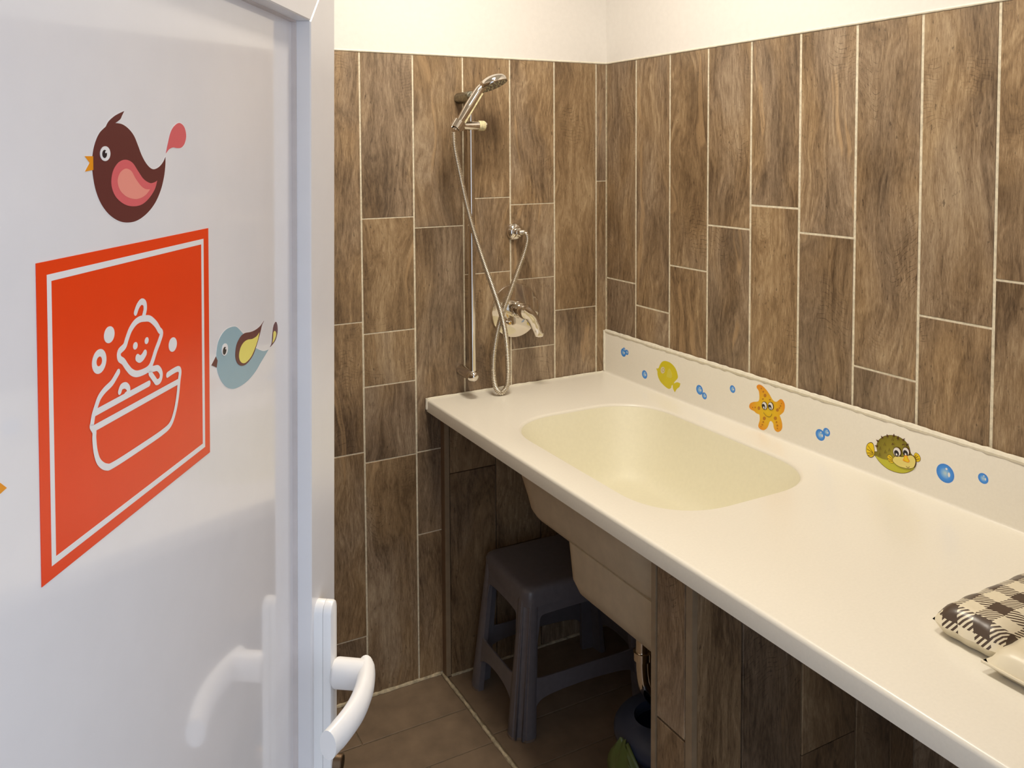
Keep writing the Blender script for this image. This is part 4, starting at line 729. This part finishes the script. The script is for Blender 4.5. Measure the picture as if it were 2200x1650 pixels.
# ================================================================== WORKTOP WITH BASIN
ZW = 0.85; XF = -0.651; YEND = YF + 0.001
ct = empty('bath_counter', (-0.33, -1.0, ZW)); tag(ct, 'cream solid-surface worktop with moulded baby bath basin and low backsplash', 'countertop')
OFF = Vector((0.33, 1.0, -ZW))
def off(ring): return [(p[0] + OFF.x, p[1] + OFF.y, p[2] + OFF.z) for p in ring]
HX0, HX1, HY0, HY1 = -0.566, -0.102, -0.990, -0.296
NQ = 12
def hole(i, z, r=0.165, dx0=0, dx1=0, dy0=0, dy1=0): return rrect(HX0 + i + dx0, HX1 - i - dx1, HY0 + i + dy0, HY1 - i - dy1, r, NQ, z, 2.25)
base = hole(0, ZW); hc = Vector(((HX0 + HX1) / 2, (HY0 + HY1) / 2))
def to_rect(p, x0, x1, y0, y1):
    d = Vector((p[0], p[1])) - hc; ts = []
    if d.x > 1e-9: ts.append((x1 - hc.x) / d.x)
    if d.x < -1e-9: ts.append((x0 - hc.x) / d.x)
    if d.y > 1e-9: ts.append((y1 - hc.y) / d.y)
    if d.y < -1e-9: ts.append((y0 - hc.y) / d.y)
    t_ = min(ts); return (hc.x + d.x * t_, hc.y + d.y * t_)
X1 = -0.0005; Y1 = -0.0005
outer = [to_rect(p, XF, X1, YEND, Y1) for p in base]
# snap the nearest samples to the true corners
for cxy in ((XF, YEND), (X1, YEND), (X1, Y1), (XF, Y1)):
    k = min(range(len(outer)), key=lambda i: (outer[i][0] - cxy[0]) ** 2 + (outer[i][1] - cxy[1]) ** 2 if True else 0); outer[k] = cxy
def oring(ins, z):   # only the front edge is rounded
    return [(max(x, XF + ins), y, z) for x, y in outer]
R = 0.008
rings = [oring(0.0, CU + 0.0008)] + [oring(0.0, ZW - R)] + [oring(R * (1 - math.cos(a)), ZW - R + R * math.sin(a)) for a in (math.radians(25), math.radians(50), math.radians(72), math.radians(90))]
rings += [hole(-0.004, ZW), hole(-0.0015, ZW - 0.0008), hole(0.0015, ZW - 0.003), hole(0.003, ZW - 0.007)]
rings += [hole(0.002, CU + 0.0008), oring(0.0, CU + 0.0008)]
MB().loft([off(r) for r in rings]).build('worktop', 'solid_surface', ct, True)
def basin_ring(z, side, far, near, r): return hole(0, z, r, side, side, near, far)
prof = [(ZW - 0.006, 0.0025, 0.0025, 0.0025, 0.165), (ZW - 0.05, 0.020, 0.022, 0.014, 0.165), (ZW - 0.10, 0.042, 0.047, 0.028, 0.16), (ZW - 0.145, 0.066, 0.073, 0.042, 0.15), (ZW - 0.166, 0.080, 0.088, 0.052, 0.14),
        (ZW - 0.177, 0.092, 0.100, 0.062, 0.13), (ZW - 0.183, 0.104, 0.113, 0.075, 0.12), (ZW - 0.185, 0.116, 0.126, 0.09, 0.11), (ZW - 0.186, 0.18, 0.26, 0.2, 0.05)]
MB().loft([off(basin_ring(*q)) for q in prof], False, True).build('basin', 'basin_cream', ct, True)
def ubox(x0, x1, y0, y1, r, z): return rrect(x0, x1, y0, y1, r, 8, z)
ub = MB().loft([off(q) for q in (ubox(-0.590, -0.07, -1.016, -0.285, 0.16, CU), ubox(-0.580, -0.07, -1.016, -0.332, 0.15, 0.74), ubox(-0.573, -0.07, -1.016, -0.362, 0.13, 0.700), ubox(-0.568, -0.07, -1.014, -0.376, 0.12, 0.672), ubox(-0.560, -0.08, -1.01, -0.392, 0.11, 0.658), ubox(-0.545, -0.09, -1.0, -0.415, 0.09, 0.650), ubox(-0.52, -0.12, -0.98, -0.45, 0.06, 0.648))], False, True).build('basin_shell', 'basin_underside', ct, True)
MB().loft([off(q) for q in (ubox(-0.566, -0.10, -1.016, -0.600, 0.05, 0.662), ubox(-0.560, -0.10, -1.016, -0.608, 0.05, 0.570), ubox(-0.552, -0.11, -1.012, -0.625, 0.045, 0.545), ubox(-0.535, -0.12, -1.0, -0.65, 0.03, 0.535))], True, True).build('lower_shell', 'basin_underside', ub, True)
# backsplash with a cove at its foot
ZBS = 0.9865; c = 0.007
prof = [(-0.0006, ZW - 0.001), (-0.0006, ZBS), (-0.010, ZBS), (-0.0115, ZBS - 0.0007), (-0.012, ZBS - 0.002), (-0.012, ZW + c)] + \
       [(-0.012 - c + c * math.cos(a), ZW + c - c * math.sin(a)) for a in [math.radians(k) for k in (18, 36, 54, 72, 90)]]
MB().loft([off([(x, y, z) for x, z in prof]) for y in (YEND, Y1)], True, True).build('backsplash', 'solid_surface', ct, True)
sb = bead('sealant', [(0.3212, 0.9915, ZBS - ZW + 0.0005), (0.3212, -1.0, ZBS - ZW + 0.0005)], 0.0064, 'sealant_white', ct, 0.18)
bead('sealant', [(0.318, 0.9945, 0.004), (0.318, 0.9945, ZBS - ZW + 0.002)], 0.0042, 'sealant_white', ct, 0.18)
bead('sealant', [(-0.319, 0.9952, 0.0008), (0.312, 0.9952, 0.0008)], 0.0034, 'sealant_white', ct, 0.25)
bead('sealant', [(-0.3215, 0.9950, 0.002), (-0.322, 0.9950, -0.03)], 0.0036, 'sealant_white', ct, 0.25)

# waste pipe under the basin
wp = empty('waste_pipe', (-0.43, -0.74, 0.30)); tag(wp, 'chrome waste pipe bending under the basin behind the stool', 'pipe')
P_ = spline3([(-0.432, -0.74, 0.534), (-0.432, -0.74, 0.46), (-0.433, -0.742, 0.37), (-0.424, -0.748, 0.322), (-0.398, -0.762, 0.296), (-0.36, -0.782, 0.300), (-0.335, -0.795, 0.335), (-0.31, -0.81, 0.36), (-0.20, -0.86, 0.37), (-0.004, -0.94, 0.37)], 8)
MB().tube(shift(P_, (-0.43, -0.74, 0.30)), 0.0155, 16).build('pipe', 'chrome', wp, True)
MB().lathe([(0.0155, 0), (0.021, 0.001), (0.021, 0.02), (0.0155, 0.021)], (-0.002, 0, 0.095), (0, 0, 1), 20).build('coupling_nut', 'chrome', wp, True)

# ================================================================== SHOWER RAIL, HAND SHOWER, HOSE, MIXER
RX, RY = -0.5345, -0.075
rail = empty('shower_rail', (RX, 0, 0.92)); tag(rail, 'vertical chrome shower slide rail fixed to the back wall', 'shower rail')
o3 = lambda *p: (p[0] - RX, p[1], p[2] - 0.92)
MB().tube([o3(RX, RY, 0.925), o3(RX, RY, 1.742)], 0.0105, 20).build('pole', 'chrome', rail, True)
for z, mt in ((1.738, 'chrome_worn'), (0.922, 'chrome')):
    prof = [(0.0165, -0.0005), (0.0170, -0.002), (0.0168, -0.058), (0.0182, -0.066), (0.0180, -0.074), (0.0160, -0.085), (0.0105, -0.0935), (0.003, -0.0965)]
    MB().lathe([(r, h) for r, h in prof], o3(RX - 0.0005, 0, z), (0, 1, 0), 24).build('bracket', mt, rail, True)
# slider with its cone holder
sl = MB().lathe([(0.004, -0.062), (0.0125, -0.060), (0.0135, -0.050), (0.0135, 0.030), (0.0120, 0.034), (0.004, 0.036)], o3(RX + 0.012, RY - 0.004, 1.655), (1, 0, 0), 24).build('slider', 'chrome', rail, True)
MB().lathe([(0.0142, 0.022), (0.0148, 0.026), (0.0146, 0.040), (0.0120, 0.045), (0.003, 0.046)], o3(RX, RY - 0.004, 1.655), (1, 0, 0), 24).build('slider_knob', 'limescale', sl, True)
hd = Vector((0.069, 0.004, 0.094)).normalized()     # axis of the hand shower
HB = Vector((-0.594, -0.110, 1.655))
MB().lathe([(0.0135, -0.012), (0.0180, -0.012), (0.0190, 0.012), (0.0150, 0.012), (0.0135, -0.012)], Vector(o3(*HB)), hd, 22, False, False).build('cone_holder', 'chrome', rail, True)
MB().tube([o3(RX - 0.04, RY - 0.006, 1.655), o3(-0.5705, -0.094, 1.650)], 0.0125, 16).build('holder_arm', 'chrome', rail, True)

hs = empty('hand_shower', HB); tag(hs, 'chrome hand shower resting in the holder of the slide rail', 'shower head')
hpath = [Vector((-0.602, -0.110, 1.640)), Vector((-0.594, -0.110, 1.653)), Vector((-0.580, -0.111, 1.674)), Vector((-0.560, -0.112, 1.705)), Vector((-0.541, -0.112, 1.733)), Vector((-0.524, -0.112, 1.757)), Vector((-0.510, -0.112, 1.769))]
hr = [(0.0085, 0.0085), (0.0100, 0.0100), (0.0125, 0.0120), (0.0140, 0.0130), (0.0135, 0.0130), (0.0125, 0.0130), (0.0110, 0.0150)]
pp = spline3([tuple(v - HB) for v in hpath], 4)
rr_ = []
for i in range(len(hr) - 1):
    for k in range(4): u = k / 4; rr_.append(tuple(hr[i][a] * (1 - u) + hr[i + 1][a] * u for a in (0, 1)))
rr_.append(hr[-1])
hb = MB().tube(pp, rr_, 20).build('handle', 'chrome', hs, True)
stripe = [p + Vector((0.0105, -0.0075, -0.0065)) for p in pp[7:20]]
MB().tube(stripe, [0.0020] * len(stripe), 8).build('grip_strip', 'limescale', hb, True)
HN = Vector((0.26, -0.30, -0.90)).normalized()      # the spray face looks down and out
HC = Vector((-0.4815, -0.112, 1.7740)) - HB
head = MB().lathe([(0.012, -0.022), (0.030, -0.019), (0.040, -0.013), (0.0445, -0.006), (0.0450, 0.004), (0.0435, 0.0065)], HC, HN, 36, True, False).build('head', 'chrome', hs, True)
MB().lathe([(0.0437, 0.0062), (0.036, 0.0050), (0.001, 0.0045)], HC, HN, 36, False, True).build('spray_face', 'nozzle_grey', head)
u = HN.orthogonal().normalized(); w = HN.cross(u); mb = MB()
for ring_r, cnt in ((0.036, 16), (0.026, 12), (0.015, 7)):
    for k in range(cnt):
        a = 2 * math.pi * k / cnt; mb.lathe([(0.0022, 0.004), (0.0016, 0.0085)], HC + (u * math.cos(a) + w * math.sin(a)) * ring_r, HN, 7)
noz = mb.build('nozzles', 'limescale', head); tag(noz, kind='stuff')

OUT = Vector((-0.3495, -0.0005, 1.332))
ot = empty('hose_outlet', OUT); tag(ot, 'round chrome wall outlet feeding the shower hose above the mixer', 'wall outlet')
MB().lathe([(0.0275, 0), (0.0280, -0.004), (0.0255, -0.011), (0.0190, -0.017), (0.0125, -0.019)], (0, 0, 0), (0, 1, 0), 32).build('flange', 'chrome', ot, True)
MB().lathe([(0.0120, -0.018), (0.0125, -0.022), (0.0125, -0.034), (0.0095, -0.036), (0.0095, -0.044)], (0, 0, 0), (0, 1, 0), 24).build('union_nut', 'chrome', ot, True)

hose_pts = [(-0.606, -0.110, 1.636), (-0.6065, -0.111, 1.618), (-0.6055, -0.112, 1.595), (-0.6, -0.112, 1.5648), (-0.5889, -0.112, 1.5153), (-0.5719, -0.112, 1.442), (-0.5463, -0.11, 1.3539), (-0.5133, -0.106, 1.2639), (-0.479, -0.101, 1.1788), (-0.4525, -0.097, 1.1096),
            (-0.435, -0.093, 1.0459), (-0.4252, -0.089, 0.9838), (-0.4202, -0.085, 0.919), (-0.424, -0.082, 0.8772), (-0.4417, -0.08, 0.8587), (-0.46, -0.079, 0.8778), (-0.4676, -0.079, 0.9238), (-0.4656, -0.079, 0.9795), (-0.4525, -0.076, 1.0404), (-0.4309, -0.072, 1.0978),
            (-0.4006, -0.067, 1.1604), (-0.3704, -0.063, 1.224), (-0.35, -0.062, 1.2694), (-0.3405, -0.064, 1.3047), (-0.3410, -0.064, 1.3240), (-0.3450, -0.058, 1.3330), (-0.3495, -0.044, 1.3320)]
hp_ = resample(spline3(hose_pts, 24), 0.0016)
MBh = MB(); MBh.tube(shift(hp_, hose_pts[0]), [0.0082 if (i // 1) % 3 else 0.0063 for i in range(len(hp_))], 10)
ho = MBh.build('shower_hose', 'hose_steel', None, True, hose_pts[0]); tag(ho, 'ribbed metal shower hose hanging in a long loop', 'hose')

MX = Vector((-0.350, -0.0005, 1.087))
mx = empty('shower_mixer', MX); tag(mx, 'chrome built-in shower mixer with round plate and lever', 'mixer tap')
MB().lathe([(0.0845, 0), (0.0850, -0.004), (0.0835, -0.0075), (0.0800, -0.0085), (0.03, -0.0095)], (0, 0, 0), (0, 1, 0), 56).build('wall_plate', 'chrome', mx, True)
MB().lathe([(0.0265, -0.008), (0.0265, -0.030), (0.0235, -0.033), (0.0235, -0.075), (0.0205, -0.081), (0.006, -0.083)], (-0.002, 0, 0.006), (0, 1, 0), 32).build('valve_body', 'chrome', mx, True)
lp = [Vector((-0.006, -0.066, 0.012)), Vector((0.010, -0.074, -0.002)), Vector((0.022, -0.080, -0.022)), Vector((0.030, -0.085, -0.045)), Vector((0.036, -0.089, -0.066)), Vector((0.037, -0.089, -0.072))]
lpp = spline3([tuple(v) for v in lp], 5); lr = [(0.020, 0.018), (0.0195, 0.0150), (0.0180, 0.0100), (0.0160, 0.0075), (0.0140, 0.0060), (0.0080, 0.0030)]
lrr = []
for i in range(5):
    for k in range(5): uu = k / 5; lrr.append(tuple(lr[i][a] * (1 - uu) + lr[i + 1][a] * uu for a in (0, 1)))
lrr.append(lr[-1]); MB().tube(lpp, lrr, 18).build('lever', 'chrome', mx, True)
MB().lathe([(0.0165, -0.008), (0.0160, -0.014), (0.0060, -0.016)], (-0.034, 0, -0.033), (0, 1, 0), 24).build('diverter_base', 'chrome', mx, True)
MB().lathe([(0.0060, -0.014), (0.0060, -0.030), (0.0040, -0.032)], (-0.034, 0, -0.033), (0, 1, 0), 18).build('diverter_pin', 'chrome', mx, True)

# ================================================================== STEP STOOL
SC = Vector((-0.334, -0.232, 0.0))
stool = empty('step_stool', SC, (0, 0, math.radians(-2.0))); tag(stool, 'dark grey plastic step stool under the basin', 'stool')
BX, BY, TX, TY, SH = 0.223, 0.154, 0.180, 0.128, 0.400     # half sizes at floor and at seat
def half(z): u = z / SH; return BX + (TX - BX) * u, BY + (TY - BY) * u
def panel(name, axis, sign):
    """A side with arch and window; the outline lies in the slanting plane of that side, thickness inwards."""
    hb_, ht = (BX, TX) if axis == 'x' else (BY, TY)
    inset = 0.016
    def edge(z): return hb_ + (ht - hb_) * z / SH - inset
    fo = 0.026 if axis == 'x' else 0.022
    outl = [(-edge(0.004), 0.004, 1), (-edge(SH - 0.012), SH - 0.012, 1), (edge(SH - 0.012), SH - 0.012, 1), (edge(0.004), 0.004, 1), (edge(0) - fo, 0.004, 1), (edge(0) - fo - 0.003, 0.045), (edge(0) - fo - 0.022, 0.088),
            (edge(0) - fo - 0.060, 0.106), (0, 0.112), (-edge(0) + fo + 0.060, 0.106), (-edge(0) + fo + 0.022, 0.088), (-edge(0) + fo + 0.003, 0.045), (-edge(0) + fo, 0.004, 1)]
    wz0, wz1 = 0.155, 0.325; b_ = edge(wz0) - 0.026; t_ = edge(wz1) - 0.028; r_ = 0.032
    win = [(-b_ + r_, wz0), (0, wz0), (b_ - r_, wz0), (b_ - 0.004, wz0 + 0.008), (b_, wz0 + r_), ((b_ + t_) / 2, (wz0 + wz1) / 2), (t_, wz1 - r_), (t_ - 0.006, wz1 - 0.006), (t_ - r_, wz1), (0, wz1 + 0.002), (-t_ + r_, wz1), (-t_ + 0.006, wz1 - 0.006), (-t_, wz1 - r_), (-(b_ + t_) / 2, (wz0 + wz1) / 2), (-b_, wz0 + r_), (-b_ + 0.004, wz0 + 0.008)]
    cu_ = bpy.data.curves.new('panel_outline', 'CURVE'); cu_.dimensions = '2D'; cu_.fill_mode = 'BOTH'; cu_.extrude = 0.0018; cu_.bevel_depth = 0.0012; cu_.bevel_resolution = 1
    for poly in (spline(outl, True, 5), spline(win, True, 4)):
        sp = cu_.splines.new('POLY'); sp.points.add(len(poly) - 1); sp.use_cyclic_u = True
        for q, (a_, z_) in zip(sp.points, poly): q.co = (a_, z_, 0, 1)
    tmp = bpy.data.objects.new('panel_outline', cu_); COL.objects.link(tmp)
    me = bpy.data.meshes.new_from_object(tmp.evaluated_get(bpy.context.evaluated_depsgraph_get())); bpy.data.objects.remove(tmp); bpy.data.curves.remove(cu_)
    for v in me.vertices:
        a_, z_, d_ = v.co; hx, hy = half(z_)
        if axis == 'x': v.co = (a_, sign * (hy - 0.003 - d_), z_)
        else: v.co = (sign * (hx - 0.003 - d_), a_, z_)
    me.materials.append(MATS['stool_plastic'])
    o = bpy.data.objects.new(name, me); COL.objects.link(o); o.parent = stool; return o
for ax in ('x', 'y'):
    for sg in (-1, 1): panel('side_panel', ax, sg)
for sx_ in (-1, 1):
    for sy_ in (-1, 1):
        rings = []
        for z_ in (0.0, 0.02, 0.10, 0.20, 0.30, 0.375, 0.386, 0.390):
            hx, hy = half(z_); k_ = 1.0 if z_ < 0.38 else (0.85 if z_ < 0.388 else 0.6)
            s_ = (0.047 - 0.016 * z_ / SH) ; cxx, cyy = sx_ * (hx - 0.002), sy_ * (hy - 0.002)
            # fluted corner: two ribs with a groove between, wrapped round the corner
            prof = [(1.25, 0.35), (1.22, 0.02), (1.05, -0.13), (0.75, -0.17), (0.50, -0.12), (0.38, 0.06), (0.30, 0.24), (0.27, 0.27), (0.24, 0.30), (0.06, 0.38), (-0.12, 0.50), (-0.17, 0.75), (-0.13, 1.05), (0.02, 1.22), (0.35, 1.25), (0.45, 0.45)]
            rings.append([(cxx - sx_ * s_ * (p[0] * k_ + (1 - k_) * 0.5), cyy - sy_ * s_ * (p[1] * k_ + (1 - k_) * 0.5), z_) for p in prof])
        lg = MB().loft(rings, True, True).build('leg', 'stool_plastic', stool, True)
        MB().loft([[(x * 1.004, y * 1.004, z) for x, y, z in rings[0]], [(x * 1.006, y * 1.006, 0.006) for x, y, z in rings[0]]], True, True).build('foot_pad', 'stool_foot', lg, True)
sr = []
for z_, i_ in ((0.350, -0.004), (0.384, -0.004), (0.393, -0.001), (0.398, 0.005), (0.400, 0.013)):
    sr.append(rrect(-TX + i_ - 0.002, TX - i_ + 0.002, -TY + i_ - 0.002, TY - i_ + 0.002, 0.030, 6, z_))
sr += [rrect(-TX + 0.03, TX - 0.03, -TY + 0.03, TY - 0.03, 0.02, 6, 0.3995)]
MB().loft(sr, False, True).build('seat', 'stool_plastic', stool, True)

# ================================================================== BIN WITH BAG
BC = Vector((-0.397, -0.797, 0.0))
bn = empty('waste_bin', BC); tag(bn, 'dark blue plastic waste bin behind the tiled partition', 'bin')
MB().lathe([(0.095, 0.0), (0.100, 0.004), (0.120, 0.235), (0.124, 0.240)], (0, 0, 0), (0, 0, 1), 40, True, False).build('bucket', 'bin_plastic', bn, True)
lid = MB(); N = 40; rg = []
for r_, z_ in ((0.124, 0.236), (0.1275, 0.240), (0.1275, 0.252), (0.120, 0.264), (0.105, 0.276), (0.085, 0.284)):
    rg.append([(r_ * math.cos(2 * math.pi * k / N), r_ * math.sin(2 * math.pi * k / N), z_) for k in range(N)])
for sc, z_ in ((1.0, 0.286), (0.97, 0.280), (0.96, 0.262)):
    rg.append([(-0.018 + 0.064 * sc * math.cos(2 * math.pi * k / N), 0.012 + 0.052 * sc * math.sin(2 * math.pi * k / N), z_) for k in range(N)])
lid.loft(rg).build('lid', 'bin_plastic', bn, True)
bag = MB(); rows = []
random.seed(3)
for i in range(11):
    u = i / 10; row = []
    half_w = math.radians(1.5 + 27 * math.sin(math.pi * min(1.0, 0.04 + u * 0.80)))
    for k in range(11):
        a = math.radians(180 + 26 * u) + half_w * (k / 5 - 1)
        rr2 = 0.130 + 0.022 * math.sin(u * 2.6) + 0.004 * math.sin(k * 1.7 + i * 0.6) + random.uniform(-0.0012, 0.0012)
        row.append((rr2 * math.cos(a), rr2 * math.sin(a), 0.268 - 0.165 * u + 0.004 * math.sin(k * 1.3)))
    rows.append(row)
bag.loft(rows, closed=False)
bo = bag.build('bin_bag', 'bag_green', bn, True); md = bo.modifiers.new('thickness', 'SOLIDIFY'); md.thickness = 0.0008

# ================================================================== CHANGING MAT
MT = Vector((-0.30, -1.475, ZW))
mat_ = empty('changing_mat', MT); tag(mat_, 'padded changing mat with gingham pillow and cream body on the worktop', 'changing mat')
def cushion(x0, x1, y0, y1, zb, zt, seam, nx=40, ny=16, rc=0.12, wr=0.002, ph=0.0):
    """upper and lower half of a stuffed cushion meeting at a seam"""
    up_, lo = MB(), MB(); U, Lr = [], []
    for j in range(ny + 1):
        v = j / ny; ru, rl = [], []
        for i in range(nx + 1):
            u = i / nx
            e = min(1.0, (min(u * (x1 - x0), (1 - u) * (x1 - x0)) / 0.030)); f_ = min(1.0, (min(v * (y1 - y0), (1 - v) * (y1 - y0)) / 0.034))
            h = (math.sin(e * math.pi / 2) ** 0.55 if e > 0 else 0) * (math.sin(f_ * math.pi / 2) ** 0.55 if f_ > 0 else 0)
            wrk = wr * math.sin(u * 57 + ph + 3 * math.sin(v * 9)) * (1 - abs(2 * v - 1) ** 2 * 0.3) * (1.4 - h) * min(1, 4 * h)
            pin = 0.0013 * (1 - f_) * math.sin(u * 40 + ph); pin2 = 0.0013 * (1 - e) * math.sin(v * 21 + ph)
            qx, qy = 2 * u - 1, 2 * v - 1                       # corners of the plan slightly drawn in
            x = (x0 + x1) / 2 + (x1 - x0) / 2 * qx * math.sqrt(1 - rc * 0.4 * qy ** 4) + pin2
            y = (y0 + y1) / 2 + (y1 - y0) / 2 * qy * math.sqrt(1 - rc * qx ** 8) + pin
            ru.append((x, y, seam + (zt - seam) * h + wrk)); rl.append((x, y, seam + (zb - seam) * (h ** 0.6)))
        U.append(ru); Lr.append(rl)
    up_.loft(U, closed=False); lo.loft(Lr, closed=False); return up_, lo, U
PHX, PHY = 1.160 - 0.012, 1.0 - 0.020       # where the printed checks start
up_, lo, U = cushion(-0.170, 0.235, -0.112, 0.0, 0.0006, 0.050, 0.020, 44, 24, wr=0.0012, ph=0.6)
pl = up_.build('pillow', 'gingham', mat_, True)
at = pl.data.attributes.new('uvp', 'FLOAT_VECTOR', 'POINT'); fl_ = []
for j, row in enumerate(U):
    ax_ = 0.0
    for i, p in enumerate(row):
        if i: ax_ += (Vector(p) - Vector(row[i - 1])).length
        fl_ += [ax_ + PHX, j, i]
for i in range(len(U[0])):
    ay = 0.0
    for j in range(len(U) - 1, -1, -1):
        if j < len(U) - 1: ay += (Vector(U[j][i]) - Vector(U[j + 1][i])).length
        fl_[(j * len(U[0]) + i) * 3 + 1] = ay + PHY
at.data.foreach_set('vector', fl_)
lo.build('pillow_underside', 'vinyl_cream', pl, True)
up_, lo, U = cushion(-0.196, 0.235, -0.520, -0.098, 0.0006, 0.040, 0.016, 40, 40, rc=0.004, wr=0.0022, ph=2.0)
bd = up_.build('body', 'vinyl_cream', mat_, True); lo.build('body_underside', 'vinyl_cream', bd, True)
MB().tube([(-0.1965, -0.0985, 0.016), (-0.1965, -0.519, 0.016)], 0.0022, 8).build('piping', 'vinyl_cream', bd, True)
